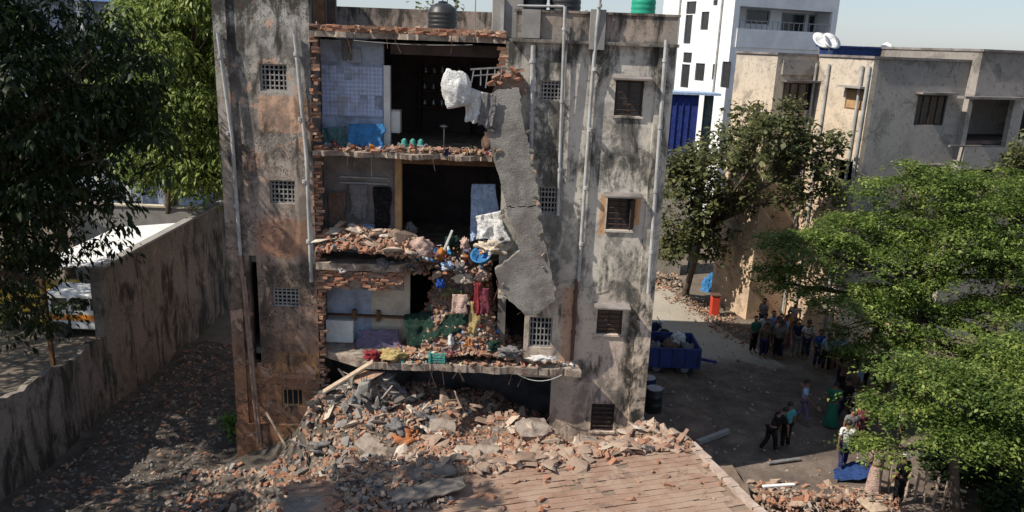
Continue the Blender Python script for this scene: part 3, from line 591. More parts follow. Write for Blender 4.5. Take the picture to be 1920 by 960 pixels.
for fn, nm, lb, k in ((f3,120,'crumbled plaster along the top floor edge',61),(f3l,90,'crumbled plaster below the blue partition on the top floor',62),(f2,850,'broken brick and plaster heaped on the second floor',63),
        (f2b,260,'broken plaster around the hole in the second floor',64),(f1,1500,'mixed wreckage heaped on the first floor slab',65),(f1e,160,'crumbs along the jutting slab edge',66),(froof,200,'broken brick and screed along the roof edge',67)):
    stuff('rubble', nm, fn, (.05,.17) if k != 64 else (.06,.25), mats3, (5,4,1), lb, seed=k)
scatter('plaster_slab','slab','chunk',22,f1,(.2,.55),'broken plaster slab in the wreckage on the first floor slab','slab','plaster slabs on the first floor slab',77,.6)
scatter('plaster_slab','slab','chunk',46,f2,(.25,.75),'broken plaster slab heaped on the second floor','slab','plaster slabs on the second floor',71,.5)
scatter('plaster_panel','slab','pale',18,f2,(.4,.85),'large pale plaster panel heaped on the second floor','slab','pale panels on the second floor',78,.5)
scatter('plaster_panel','slab','pale',24,inV,(.35,.8),'large pale plaster panel in the heap before the dark opening','slab','pale panels in the heap',79,.3)
scatter('plaster_panel','slab','pale',12,inB,(.35,.8),'large pale plaster panel on the dark heap','slab','pale panels on the dark heap',80,.5)
scatter('brick','brick','brick',60,f2,(1,1),'loose red brick heaped on the second floor','brick','loose bricks on the second floor',72,.5)
scatter('plaster_slab','slab','chunk',8,f3,(.2,.45),'broken plaster slab on the top floor edge','slab','plaster slabs on the top floor',73,.15)
scatter('brick','brick','brick',12,f3,(1,1),'loose red brick on the top floor edge','brick','loose bricks on the top floor',74,.2)
scatter('concrete_chunk','chunk','chunk',25,f1,(.12,.3),'concrete lump in the wreckage on the first floor slab','concrete','lumps on the first floor slab',75,.5)
scatter('brick','brick','brick',40,f1,(1,1),'loose brick in the wreckage on the first floor slab','brick','bricks on the first floor slab',76,.5)

# ================================================================== belongings thrown about
def lump(name, loc, dim, mat, label, cat, seed=0, fold=.12, rot=(0,0,0), sub=4, group=None):
    bm = bmesh.new(); bmesh.ops.create_icosphere(bm, subdivisions=sub, radius=1); sh = Vector((seed*3.1,seed*1.7,seed*.9)); r = random.Random(seed)
    fx = Matrix.Rotation(r.uniform(0,3),3,'Z') @ Matrix.Rotation(r.uniform(0,1),3,'X')
    for v in bm.verts:
        n_ = v.co.normalized(); q = fx@n_; q = Vector((q.x*1.0,q.y*3.2,q.z*1.6))
        cr = (1-abs(noise.noise(q*1.5+sh)))**4+.6*(1-abs(noise.noise(q*3.1+sh)))**5
        k = 1+fold*3.2*noise.noise(n_*1.5+sh)+fold*1.6*noise.noise(n_*3+sh)-fold*1.5*cr
        c = n_*k; c.z = max(c.z,-.7); v.co = Vector((c.x*dim[0]/2, c.y*dim[1]/2, (c.z+.7)*dim[2]/1.7))
    me = bpy.data.meshes.new(name); bm.to_mesh(me); bm.free(); me.materials.append(mat); me.polygons.foreach_set('use_smooth', [True]*len(me.polygons))
    o = bpy.data.objects.new(name, me); COL.objects.link(o); o.location = loc; o.rotation_euler = rot; ORG[o.name] = Vector(loc); return tag(o, label, cat, group)
def drape(name, a, b, c, d, mat, label, cat, amp=.06, seed=0, nx=20, ny=20, fr=4, group=None):   # corners: a b top edge, c d bottom edge under a b
    a, b, c, d = map(Vector, (a,b,c,d)); nrm = (b-a).cross(c-a).normalized(); mb = MB(); vs = []
    for side in (0,1):
        for j in range(ny+1):
            for i in range(nx+1):
                u, v = i/nx, j/ny; p = a.lerp(b,u).lerp(c.lerp(d,u), v)
                w1 = u+.25*noise.noise((u*2,v*2,seed+4)); p += nrm*(amp*2.2*noise.noise((w1*fr*1.3+seed, v*.9, seed))*(.4+v)+amp*1.2*(abs(noise.noise((w1*fr*2.2,v*2.5,seed+9)))-.2)+amp*.5*noise.noise((u*9,v*9,seed)))
                p += (c-a)*(.22*noise.noise((u*2.5,seed,v*2)))*v+(b-a)*(.14*noise.noise((v*2.5,seed+3,u*1.5)))
                vs.append(p+nrm*(.006*side))
    n1 = (nx+1)*(ny+1); fs = []
    for j in range(ny):
        for i in range(nx):
            q = (j*(nx+1)+i, j*(nx+1)+i+1, (j+1)*(nx+1)+i+1, (j+1)*(nx+1)+i); fs += [q, tuple(n1+k for k in q[::-1])]
    bd = [i for i in range(nx+1)]+[(j)*(nx+1)+nx for j in range(1,ny+1)]+[ny*(nx+1)+i for i in range(nx-1,-1,-1)]+[j*(nx+1) for j in range(ny-1,0,-1)]
    fs += [(bd[k], n1+bd[k], n1+bd[(k+1)%len(bd)], bd[(k+1)%len(bd)]) for k in range(len(bd))]
    return mb.add(vs, fs).build(name, mat, smooth=True, label=label, cat=cat, group=group)
cW = cloth('white_cloth', (.74,.73,.71)); cCr = cloth('cream_cloth', (.68,.58,.46)); cBl = cloth('blue_plastic', (.06,.24,.52)); cRed = cloth('red_cloth', (.30,.04,.05)); cYe = cloth('yellow_cloth', (.50,.38,.17))
cGn = cloth('dark_green_canvas', (.018,.045,.034)); cTe = cloth('teal_plastic', (.10,.38,.33)); cPu = cloth('purple_cloth', (.20,.17,.26)); cOr = cloth('orange_cloth', (.55,.22,.06)); cMa = cloth('maroon_cloth', (.20,.05,.07))
cPk = cloth('pink_cloth', (.55,.39,.33)); cLb = cloth('light_blue_cloth', (.40,.52,.72)); cNv = cloth('navy_cloth', (.03,.035,.10)); cGy = cloth('grey_cloth', (.22,.21,.21)); cBr = cloth('brown_cloth', (.20,.13,.10))
cCh = cloth('charred_cloth', (.05,.048,.045)); cSky = cloth('bright_blue_cloth', (.03,.10,.45)); cOl = cloth('olive_cloth', (.20,.19,.09)); cDg = cloth('emerald_cloth', (.03,.19,.12)); cTq = cloth('turquoise_cloth', (.08,.38,.40)); cBk = cloth('black_cloth', (.015,.015,.018))
# white bundle and sheet caught at the head of the hanging panel
p = fy(862,200,-.5); lump('cloth_bundle', (p.x,p.y,p.z), (.8,.55,.95), cW, 'bulging white cloth bundle dangling beside the hanging panel head', 'bundle', 3, .07, (0,R(-12),0))
a = fy(872,160,-.42); b = fy(918,178,-.42); c = fy(873,228,-.5); d = fy(905,232,-.5); drape('sheet', a, b, c, d, cW, 'crumpled white sheet hanging over the panel head', 'sheet', .05, 2, fr=2)
a = fy(905,172,-.46); b = fy(932,178,-.46); c = fy(895,235,-.5); d = fy(925,240,-.5); drape('sheet', a, b, c, d, cGy, 'grey cloth strip hanging next to the white sheet', 'sheet', .04, 5, fr=2)
a = fy(882,130,-.1); b = fy(948,126,-.1); mb = MB().bar(a, b, .05, .04).bar(fy(886,142,-.12), fy(940,138,-.12), .03, .03)
for k in range(5): q = a.lerp(b, (k+.5)/5); mb.bar(q, q-Vector((rnd.uniform(-.06,.06),.03,rnd.uniform(.25,.5))), .03, .03)
mb.build('broken_window_grille', M['metal'], label='bent grey window grille above the white sheet', cat='grille')
# top floor
def box_thing(name, px0, px1, py0, py1, Y, dep, mat, label, cat, rot=0, lid=None):
    a = fy(px0,py0,Y); b = fy(px1,py1,Y); cx = (a.x+b.x)/2; z0, z1 = min(a.z,b.z), max(a.z,b.z); w_ = abs(b.x-a.x)
    e = empty(name, (cx,Y+dep/2,z0), label, cat)
    MB().box(cx-w_/2,cx+w_/2,Y,Y+dep,z0,z1).build('body', mat, e, bevel=.015)
    if lid is not None: MB().box(cx-w_/2-.012,cx+w_/2+.012,Y-.012,Y+dep+.012,z1+.001,z1+.035).build('lid', lid, e, bevel=.008)
    MB().box(cx-w_/2+.04,cx-w_/2+.07,Y-.03,Y-.001,z0+(z1-z0)*.35,z0+(z1-z0)*.65).build('handle', M['metal'], e)
    e.rotation_euler.y = rot; return e
def pot(name, loc, r_, h_, mat, label, cat):
    e = empty(name, loc, label, cat); MB().lathe(loc,[(r_*.7,0),(r_,h_*.35),(r_,h_*.6),(r_*.62,h_*.85),(r_*.8,h_)],16).build('body', mat, e, smooth=True)
    MB().lathe((loc[0],loc[1],loc[2]+h_),[(r_*.7,0.002),(r_*.5,.03),(.02,.06)],12).build('lid', mat, e, smooth=True); return e
box_thing('water_filter',728,750,208,250,1.15,.3,M['white'],'small white appliance standing behind the white door post','appliance',lid=M['pvc'])
mT = simple('stainless_steel', (.42,.42,.43), (.3,.3,.3), 4, .35, .1, .003, .5, .7, dirt=.1)
e = empty('kitchen_rack', (-2.3,4.9,9.5), 'dark shelf rack of pots at the back of the top room', 'rack')
for x in (-3.1,-1.5): MB().box(x-.02,x+.02,4.7,5.1,9.5,11.7).build('post', M['dark'], e)
for z in (10.3,10.8,11.3): MB().box(-3.08,-1.52,4.7,5.1,z,z+.03).build('shelf', M['wood'], e)
k = 0
for z in (10.33,10.83,11.33):
    for x in np.arange(-2.95,-1.6,.27): pot('steel_pot', (float(x)+rnd.uniform(-.04,.04),4.9,z), rnd.uniform(.07,.11), rnd.uniform(.14,.26), mT, 'steel cooking pot on the dark rack in the top room', 'pot')['group'] = 'pots on the rack'; k += 1
for k, (x0, lb) in enumerate(((752,'turquoise plastic tub on the top floor beside the white appliance'),(768,'turquoise plastic tub on the top floor between two tubs'),(783,'turquoise plastic tub on the top floor nearest the steel stand'))):
    q = fy(x0+6,276,.75); pot('plastic_tub', (q.x,.75,9.49), .11, .24, cTe, lb, 'tub')
e = empty('steel_stand', (-2.0,1.2,9.49), 'thin steel stand on the top floor under the lintel', 'stand')
MB().lathe((-2.0,1.2,9.49),[(.16,0),(.15,.03),(.02,.05),(.02,.55)],12).build('post', mT, e); MB().lathe((-2.0,1.2,10.04),[(.03,0),(.12,.06),(.12,.09),(.03,.12)],12).build('bowl', mT, e)
a = fy(655,232,.6); b = fy(722,232,.6); c = fy(650,277,.5); d = fy(722,279,.5); drape('plastic_sheet', a, b, c, d, cBl, 'bright blue plastic sheet under the tiled dado', 'plastic sheet', .04, 4)
a = fy(604,240,.7); b = fy(652,236,.7); c = fy(604,278,.6); d = fy(655,280,.6); drape('cloth', a, b, c, d, cloth('sea_green_cloth',(.12,.22,.22)), 'sea-green printed cloth under the tiled dado', 'cloth', .05, 6)
MB().box(-4.6,-4.2,.93,.968,11.72,12.1).build('framed_picture', M['greyblue'], label='pale framed picture on the blue wall above the tiles', cat='picture', bevel=.01)
MB().box(-.62,-.42,3.2,3.4,9.5,11.6).build('teal_door_leaf', cTe, label='narrow teal door leaf at the right of the top room', cat='door', bevel=.01)
pot('water_pot', (-.75,.85,9.49), .2, .55, cBr, 'brown clay water pot under the hanging sheet', 'pot')
# second floor
box_thing('cabinet',668,700,425,475,.55,.4,cLb,'pale blue metal cabinet buried in the second-floor heap','cabinet')
q = fy(782,490,.15); lump('mattress', (q.x,.2,q.z+.05), (.85,.5,.65), cPk, 'rolled pinkish mattress lying on the second-floor heap', 'mattress', 5, .1, (0,R(10),0))
q = fy(735,478,.3); lump('mattress', (q.x,.35,q.z), (.95,.55,.45), cCr, 'cream folded bedding beside the rolled mattress', 'bedding', 6, .16)
q = fy(770,425,1.3); lump('cloth_bundle', (q.x,1.3,6.9), (.35,.3,.5), cGy, 'grey bundle standing behind the rolled mattress', 'bundle', 7, .15)
a = fy(885,345,.75); b = fy(930,345,.75); c = fy(880,455,.6); d = fy(945,445,.5); drape('curtain', a, b, c, d, cLb, 'pale blue curtain hanging in the second-floor opening', 'curtain', .06, 3, fr=4)
a = fy(893,405,.1); b = fy(940,395,.0); c = fy(895,448,-.1); d = fy(955,455,-.15); drape('sheet', a, b, c, d, cW, 'sunlit white sheet spread beside the hanging panel', 'sheet', .07, 8, fr=3)
q = fy(925,475,.0); lump('cloth_bundle', (q.x,.0,q.z), (.85,.55,.42), cCr, 'cream bundle of bedding under the sunlit white sheet', 'bedding', 9, .2)
e_ = fy(905,486,-.05); e = empty('plastic_basin', e_, 'blue plastic basin among the bedding on the second floor', 'basin')
MB().lathe(e_,[(.2,0),(.27,.2),(.3,.22),(.28,.23),(.24,.2),(.18,.03)],20).build('bowl', cBl, e, smooth=True); e.rotation_euler = (R(35),R(-15),0)
q = fy(850,470,.5); lump('cloth_bundle', (q.x,.5,q.z), (.5,.4,.45), cGn, 'dark green bundle beside the white pole on the second floor', 'bundle', 10, .2)
MB().bar(fy(832,470,.3), fy(848,432,.3), .06, .06).build('plank', M['white'], label='short white plank sticking up from the second floor', cat='plank', bevel=.008)
for px, py, Y_, dm, mt, lb, sd in ((872,462,.2,(.3,.28,.4),cPk,'pinkish cloth bundle beside the blue basin',11),(838,500,.0,(.35,.3,.25),cLb,'light blue cloth bundle below the green bundle',12),(862,505,.05,(.4,.3,.28),cGy,'grey cloth bundle below the blue basin',13),
      (825,480,.1,(.28,.25,.35),cOr,'orange cloth bundle beside the white plank',14),(826,535,-.05,(.26,.22,.28),cSky,'bright blue bundle wedged under the second-floor edge',15),(870,525,.1,(.6,.3,.3),cCr,'cream rags spilling down from the second floor',16),
      (905,520,.1,(.4,.3,.35),cPk,'pink rags beside the hanging panel edge',17),(850,552,.3,(.5,.35,.35),cOl,'olive rags on top of the first-floor wreckage',18),(600+120,500,.0,(.5,.35,.3),cGy,'grey rag bundle sunk in the second-floor heap',19),(640,505,.0,(.4,.3,.25),cW,'whitish torn sack in the second-floor heap',20)):
    q = fy(px,py,Y_); lump('cloth_bundle', (q.x,Y_,q.z-dm[2]*.3), dm, mt, lb, 'bundle', sd, .18)
# garments hanging below the hole
for x0, x1, y0, y1, mt, lb, sd in ((890,901,530,590,cRed,'dark red garment hanging below the second-floor hole',1),(880,900,565,625,cYe,'mustard garment hanging below the red one',2),(900,918,540,590,cMa,'maroon garment hanging beside the red one',3),(848,878,552,588,cPk,'dusty pink cloth hanging over the first-floor wreckage',4)):
    drape('garment', fy(x0,y0,-.05), fy(x1,y0,-.05), fy(x0-2,y1,-.15), fy(x1,y1,-.15), mt, lb, 'garment', .04, sd, 8, 12, 2)
# first floor
a = fy(758,590,.35); b = fy(850,578,.5); c = fy(762,648,-.1); d = fy(835,650,-.2)
drape('tarpaulin', a, b, c, d, cGn, 'dark green tarpaulin slumped against the cream partition', 'tarpaulin', .1, 7, 18, 14, 2)
a = fy(835,590,.0); b = fy(880,585,.1); c = fy(805,640,-.25); d = fy(872,620,-.2); drape('tarpaulin', a, b, c, d, cGn, 'folded corner of dark green canvas on the first-floor wreckage', 'tarpaulin', .07, 9, 14, 14, 2)
a = fy(672,618,.7); b = fy(745,618,.7); c = fy(668,662,.4); d = fy(748,662,.4); drape('cloth', a, b, c, d, cPu, 'purple cloth hung below the cream partition', 'cloth', .05, 10, fr=3)
for px, py, Y_, dm, mt, lb, cat, sd in ((700,668,-.4,(.55,.35,.32),cRed,'red cloth bundle at the left end of the jutting slab','bundle',21),(738,668,-.4,(.75,.4,.3),cYe,'yellow cloth bundle next to the red one on the jutting slab','bundle',22),(845,666,-.4,(.3,.25,.2),cMa,'maroon bundle on the jutting slab beside the green crate','bundle',23),
      (845,645,-.35,(.18,.2,.4),cW,'small white sack standing on the jutting slab','sack',24),(955,662,-.35,(.8,.4,.28),cGy,'grey printed bedding on the jutting slab','bedding',25),(1015,672,-.45,(.85,.3,.1),cW,'white cloth strip lying at the right end of the jutting slab','cloth',26),(925,650,-.2,(.45,.35,.3),cGn,'green leafy rag on the jutting slab','rag',27),(880,650,-.2,(.4,.3,.45),cOr,'orange clay lump in the first-floor wreckage','lump',28)):
    q = fy(px,py,Y_); lump('cloth_bundle' if cat == 'bundle' else cat, (q.x,Y_,max(3.8,q.z-dm[2]*.3)), dm, mt, lb, cat, sd, .2)
q = fy(820,668,-.35); e = empty('crate', (q.x,-.35,3.82), 'green plastic crate on the jutting slab', 'crate')
for k in range(4): MB().box(q.x-.22,q.x+.22,-.5,-.48,3.83+k*.075,3.88+k*.075).box(q.x-.22,q.x+.22,-.2,-.18,3.83+k*.075,3.88+k*.075).box(q.x-.22,q.x-.2,-.48,-.2,3.83+k*.075,3.88+k*.075).box(q.x+.2,q.x+.22,-.48,-.2,3.83+k*.075,3.88+k*.075).build('slat', cTe, e)
for sx in (-1,1):
    for y_ in (-.51,-.19): MB().box(q.x+sx*.2-.03,q.x+sx*.2+.03,y_-.012,y_+.02,3.82,4.14).build('corner_post', cTe, e)
# timber and posts in the dark heap
def plank(name, a, b, w_, t_, mat, label, cat='plank'): return MB().bar(a, b, w_, t_).build(name, mat, label=label, cat=cat, bevel=.008)
plank('plank', fy(606,735,-1.0), fy(700,678,-.75), .22, .06, M['paleWood'], 'long pale board leaning from the dark heap to the jutting slab')
plank('pole', fy(499,773,-.3), fy(556,872,-1.2), .05, .05, M['paleWood'], 'thin pale pole leaning on the foot of the left bay', 'pole')
plank('pole', fy(596,750,-1.2), fy(612,800,-1.4), .06, .05, M['metal'], 'short grey post upright in the dark heap', 'pole')
plank('pole', fy(612,795,-1.4), fy(660,775,-1.4), .05, .05, M['pvc'], 'pale rod lying across the dark heap', 'pole')
plank('pole', fy(632,805,-1.7), fy(662,890,-2.4), .06, .06, M['metal'], 'grey pole slanting down the dark heap', 'pole')
e = empty('concrete_post', fy(668,790,-1.3), 'thick charred concrete stump rising from the dark heap', 'post')
a = fy(668,800,-1.3); b = fy(682,715,-1.1); MB().add([a+Vector((-.28,-.16,0)),a+Vector((.26,-.14,0)),a+Vector((.3,.2,0)),a+Vector((-.26,.2,0)),b+Vector((-.13,-.1,-.08)),b+Vector((.17,-.08,.03)),b+Vector((.18,.13,.06)),b+Vector((-.12,.14,0))],[(3,2,1,0),(4,5,6,7),(0,1,5,4),(1,2,6,5),(2,3,7,6),(3,0,4,7)]).build('stump', M['lean'], e, bevel=.03)
for k in range(3): MB().tube([b+Vector((-.05+k*.06,0,0)), b+Vector((-.08+k*.09,-.03,.2))],.01,5).build('reinforcing_bar', M['rebar'], e)
q = fy(690,703,-.8); put(PM[('slab','chunk')][2], 'brick_slab', (q.x,q.y,q.z-.05), (R(14),R(-18),.4), None, (.95,.8,.9), label='reddish slab capping the dark heap beside the jutting slab', cat='slab').data = protos(SL[2:3],'brick','brick_slab')[0]
for k in range(22):
    x, y, z = inB(rnd); ang = rnd.uniform(0,pi); l_ = rnd.uniform(.4,1.0); dr = Vector((cos(ang)*.8,sin(ang)*.5,rnd.uniform(-.2,.6)))*l_
    plank('charred_stick', Vector((x,y,z-.03)), Vector((x,y,z))+dr, rnd.uniform(.03,.07), .03, M['ash'] if k%3 else M['paleWood'], 'charred timber stick poking from the dark heap' if k%3 else 'pale timber stick poking from the dark heap', 'stick')['group'] = 'sticks in the dark heap'
# dust-red clay mass in the heap
q = fy(775,815,-2.2); mCl = simple('red_clay',(.40,.15,.06),(.24,.10,.05),5,1,.9,.05,dirt=.6)
def inClay(r): x, y = r.gauss(q.x,.28), r.gauss(-2.2,.3); return x, y, q.z-.25+.45*math.exp(-((x-q.x)**2+(y+2.2)**2)/.16)*r.uniform(.6,1)
lump('clay_mass', (q.x,-2.2,q.z-.5), (.9,.75,.75), mCl, 'crumbling orange clay mass between dark heap and sunlit heap', 'clay', 31, .3)
stuff('clay_crumbs', 260, inClay, (.05,.16), [mCl,M['brick']], (3,1), 'orange clay crumbs between dark heap and sunlit heap', 'clay', 50)
mixed = [cRed,cBl,cTe,cW,cOr,cPk,cYe,cPu,cLb,cGn,cMa,cGy,cNv,cCr,cBr]
def f2c(r): x, y = r.uniform(-3.1,-.6), r.uniform(-.2,.9); return x, y, 6.35+.5*r.random()+.2*(x+3.1)*.3
def f1c(r): x, y, z = f1(r); return x, y, z+.05
wt = (2,2,1,4,2,3,1,1,2,2,2,6,2,4,4)
stuff('household_litter', 150, f2c, (.08,.22), mixed, wt, 'small coloured belongings strewn round the second-floor hole', 'litter', 51, .9)
stuff('household_litter', 260, f1c, (.07,.2), mixed, wt, 'small coloured belongings strewn over the first-floor wreckage', 'litter', 52, .9)
stuff('household_litter', 60, f2, (.07,.18), mixed, wt, 'small coloured belongings mixed in the second-floor heap', 'litter', 53, .9)
stuff('household_litter', 70, f1e, (.05,.14), mixed, wt, 'small coloured scraps along the jutting slab edge', 'litter', 54, .9)
for k in range(16):       # burnt cloth and sheet metal in the dark heap
    x, y, z = inB(rnd); lump('charred_cloth', (x,y,z-.1), (rnd.uniform(.4,.9),rnd.uniform(.4,.7),rnd.uniform(.2,.4)), cCh if k%2 else cGy, 'crumpled charred cloth in the dark heap' if k%2 else 'crumpled grey cloth in the dark heap', 'cloth', 100+k, .3, (rnd.uniform(-.5,.5),rnd.uniform(-.5,.5),rnd.uniform(0,6)), 3, 'cloth in the dark heap')
for k in range(26):      # plaster left sticking to the panel's edges
    t = rnd.random(); z = 11.1-5.4*t; xl = -.85+.6*min(1,t*2) if t < .5 else -.25; xr = .2+.9*t; x = rnd.choice((xl+rnd.uniform(-.04,.1), xr+rnd.uniform(-.12,.03)))
    put(PM[('slab','chunk' if k%2 else 'ash')][k%8], 'plaster_fragment', (x, (-.39-(10.9-z)*.065)-.02, z), (pi/2+rnd.uniform(-.3,.3), rnd.uniform(0,6), rnd.uniform(-.3,.3)), LP, (rnd.uniform(.1,.3),rnd.uniform(.08,.2),.25))
for x0, x1, y0, y1, Y_, mt, lb, sd in ((615,650,360,440,.9,cBr,'brown cloth hung on the sooty partition','1'),(655,690,345,410,.9,cGy,'grey cloth hung on the sooty partition','2'),(700,735,350,430,.88,cBk,'black cloth hung on the sooty partition by the ochre post','3'),(640,662,72,112,.9,cGy,'grey rag pinned on the blue wall beside the picture','4')):
    drape('cloth', fy(x0,y0,Y_), fy(x1,y0,Y_), fy(x0+3,y1,Y_-.05), fy(x1-4,y1,Y_-.05), mt, lb, 'cloth', .03, int(sd)+40, 12, 14, 2)
def f3c(r): x, y = r.uniform(-5.2,-.6), r.uniform(.1,.8); return x, y, 9.52+.12*r.random()
stuff('household_litter', 130, f3c, (.06,.2), mixed, wt, 'small belongings strewn along the top floor', 'litter', 59, .9)
for k, (px, py, Y_, w_, d_, tx, ty, rz, lb) in enumerate(((1000,800,-2.3,1.3,.8,.35,.1,.4,'big broken floor slab with bent bars leaning in the sunlit heap'),(1120,812,-2.5,1.1,.7,-.2,.25,-.3,'broken slab with bars lying near the roof corner pile'),(905,838,-3.1,1.2,.7,.25,-.2,.9,'broken slab with bars half sunk before the clay mass'),(830,800,-1.9,1.0,.7,.5,.2,.1,'broken slab with bars tilted below the jutting slab'),(700,850,-2.6,1.2,.7,.3,.35,-.5,'broken slab with bars on the dark heap slope'),(560,905,-3.2,.9,.6,.2,-.3,.6,'small broken slab with bars on the low heap'))):
    q = fy(px,py,Y_); w_ *= .68; d_ *= .72; z_ = top(q.x,Y_)+.1; e = empty('broken_slab', (q.x,Y_,z_), lb, 'slab'); Mx = Matrix.Translation((q.x,Y_,z_)) @ Matrix.Rotation(rz,4,'Z') @ Matrix.Rotation(tx,4,'X') @ Matrix.Rotation(ty,4,'Y')
    pl = jag([(-w_/2,-d_/2),(0,-d_*.6),(w_/2,-d_*.4),(w_*.45,d_*.45),(-w_*.1,d_/2),(-w_*.5,d_*.35)], .09, .03, 300+k)
    MB().prism(pl,2,-.06,.06).build('slab', M['slab'], e, M=Mx)
    for j in range(4): y_ = (-.4+j*.25)*d_; sg = 1 if j%2 else -1; MB().tube([(sg*w_*.4,y_,0),(sg*(w_*.55),y_,.0),(sg*(w_*.65),y_+.05,rnd.uniform(-.05,.2)),(sg*(w_*.72),y_+.1,rnd.uniform(.0,.4))],.01,5).build('reinforcing_bar', M['rebar'], e, M=Mx)
# ================================================================== roof tanks
def tank(x, y, z, r_, h_, mat, label):
    e = empty('water_tank', (x,y,z), label, 'water tank'); pr = [(r_*.96,0)]
    for k in range(6): pr += [(r_, h_*.12*k+.02),(r_, h_*.12*k+h_*.08),(r_*.96,h_*.12*k+h_*.1)]
    pr += [(r_*.9,h_*.8),(r_*.5,h_*.93),(r_*.3,h_*.95)]; MB().lathe((x,y,z),pr,24).build('body', mat, e, smooth=True)
    MB().lathe((x,y,z+h_*.951),[(r_*.32,0),(r_*.32,h_*.04),(r_*.1,h_*.06)],16).build('lid', mat, e); return e
q = fy(830,40,4); tank(q.x,4,12.5,.44,1.0,M['black'],'black ribbed water tank standing alone behind the roof edge')
tank(.25,1.2,12.9,.42,1.1,M['black'],'black water tank on the roof beside the concrete tank box')
tank(1.15,1.3,12.9,.42,1.1,M['black'],'black water tank on the roof between pipe and pier')
tank(3.8,5.2,12.9,.38,1.3,simple('green_tank_plastic',(.02,.30,.19),(.015,.24,.15),3,.5,.1),'bright green water tank on the right of the roof')
e = empty('concrete_tank_box', (-.35,1.0,12.5), 'grey concrete tank box at the broken edge of the roof', 'tank')
MB().box(-.75,.05,.5,1.5,12.5,13.6).build('body', M['concrete'], e, bevel=.02); MB().box(-.8,.1,.45,1.55,13.601,13.68).build('cover', M['concrete'], e); MB().box(-.52,-.44,.42,.499,12.5,13.5).build('pipe', M['pvc'], e)
e = empty('stair_head', (-4.9,1,12.5), 'dark brown door frame standing on the roof edge', 'door frame')
MB().box(-5.25,-5.0,.3,.5,12.66,14.6).build('jamb', M['wood'], e); MB().box(-4.95,-4.72,.32,.48,12.66,14.6).build('door_leaf', M['shutter'], e)
for x, y in ((-2.35,5.5),(-3.1,8.2),(-1.6,8)): 
    e = empty('aerial_pole', (x,y,12.5), 'thin aerial pole on the roof', 'pole', 'aerial poles on the roof'); MB().tube([(x,y,12.5),(x,y,16)],.02,6).build('mast', M['metal'], e); MB().box(x-.3,x+.3,y-.01,y+.01,15.5,15.52).build('crossbar', M['metal'], e)
# ================================================================== tiled house in front
HO = empty('tiled_house', (ruv(4.7,4.5).x, ruv(4.7,4.5).y, 0), 'low house with a flat brown tiled roof half buried in rubble', 'house')
RM = Matrix(((UU.x,VV.x,0,AX.x),(UU.y,VV.y,0,AX.y),(0,0,1,0),(0,0,0,1)))
MB().box(.2,9.2,.2,10,0,3.02,RM).build('wall', M['concrete'], HO)
MB().box(0,9.4,0,10.2,3.02,3.16,RM).build('roof', M['dust'], HO); RF = HO.children[-1]
g = G('weathered_roof_tile'); p = g.pos(); r_ = g.rand(); col = g.ramp(r_, [(0,(.225,.14,.10)),(.5,(.25,.158,.115)),(1,(.275,.175,.128))])
f = g.noise(p, 1.3, 8, .66, .4); col = g.mix(g.math('MULTIPLY', g.ss(f, .38, .62), .75), col, (.33,.245,.185)); f2_ = g.noise(g.map(p, loc=(5,5,5)), 2.6, 8, .7, .4); col = g.mix(g.math('MULTIPLY', g.ss(f2_, .55, .66), .6), col, (.13,.09,.07))
fn = g.noise(p, 40, 4, .7); col = g.mix(g.math('MULTIPLY', g.ss(fn, .5, .75), .35), col, (.12,.08,.065)); M['rtile'] = g.out(col, .95, g.math('ADD', f2_, fn), .5, .01, spec=.12)
tl = bpy.data.meshes.new('roof_tile'); b = MB().add([(0,0,.0),(.296,0,.0),(.296,.256,.008),(0,.256,.008),(0,0,.009),(.296,0,.009),(.296,.256,.018),(0,.256,.018)],[(3,2,1,0),(4,5,6,7),(0,1,5,4),(1,2,6,5),(2,3,7,6),(3,0,4,7)])
b.v = [(x_*1.01, y_*.8, z_) for x_, y_, z_ in b.v]; tl.from_pydata(b.v, [], b.f); tl.materials.append(M['rtile'])
cells = []; v_ = 0; j = 0
while v_ < 9.9:
    for i in range(31):
        u = .12+i*.3+(.15 if j%2 else 0); q = ruv(u, v_)
        if rnd.random() < .97: cells.append((u, v_, (q-Vector((CAM.x,CAM.y))).length, q))
    v_ += .192; j += 1
vis = sorted(cells, key=lambda c: abs(c[1]-2.0)+max(0,c[0]-6)*1.5)
ang = math.atan2(UU.y, UU.x); st_ = MB()
for k, (u, v_, d_, q) in enumerate(vis):
    tw = rnd.gauss(0,.006); dz = rnd.uniform(0,.005)+(.015 if rnd.random() < .03 else 0); v_ += rnd.gauss(0,.012)
    Mx = RM @ Matrix.Translation((u, v_, 3.163+dz)) @ Matrix.Rotation(tw,4,'Z')
    if k < 300:
        o = bpy.data.objects.new('roof_tile', tl); COL.objects.link(o); o.parent = RF; o.matrix_local = Matrix.Translation(-ORG[RF.name]) @ Mx
    else: st_.add([Mx@Vector(p_) for p_ in b.v], b.f)
st_.build('roof_tile', M['rtile'], RF, kind='stuff')
M['sheet'] = simple('dirty_cement_sheet', (.22,.19,.165), (.11,.095,.082), 2.4, .95, .9, .04, dirt=.7); M['verge'] = simple('pale_cement_verge', (.42,.33,.27), (.28,.21,.17), 4, .95, .5, .02)
v_ = 0
while v_ < 10:
    l_ = rnd.uniform(.3,.5); MB().cbox((.03+rnd.uniform(-.02,.02),v_+l_/2,3.2+rnd.uniform(-.01,.015)),(.2,l_-.015,.09),(rnd.gauss(0,.03),0,rnd.gauss(0,.04))).build('verge_tile', M['verge'], RF, M=RM); v_ += l_
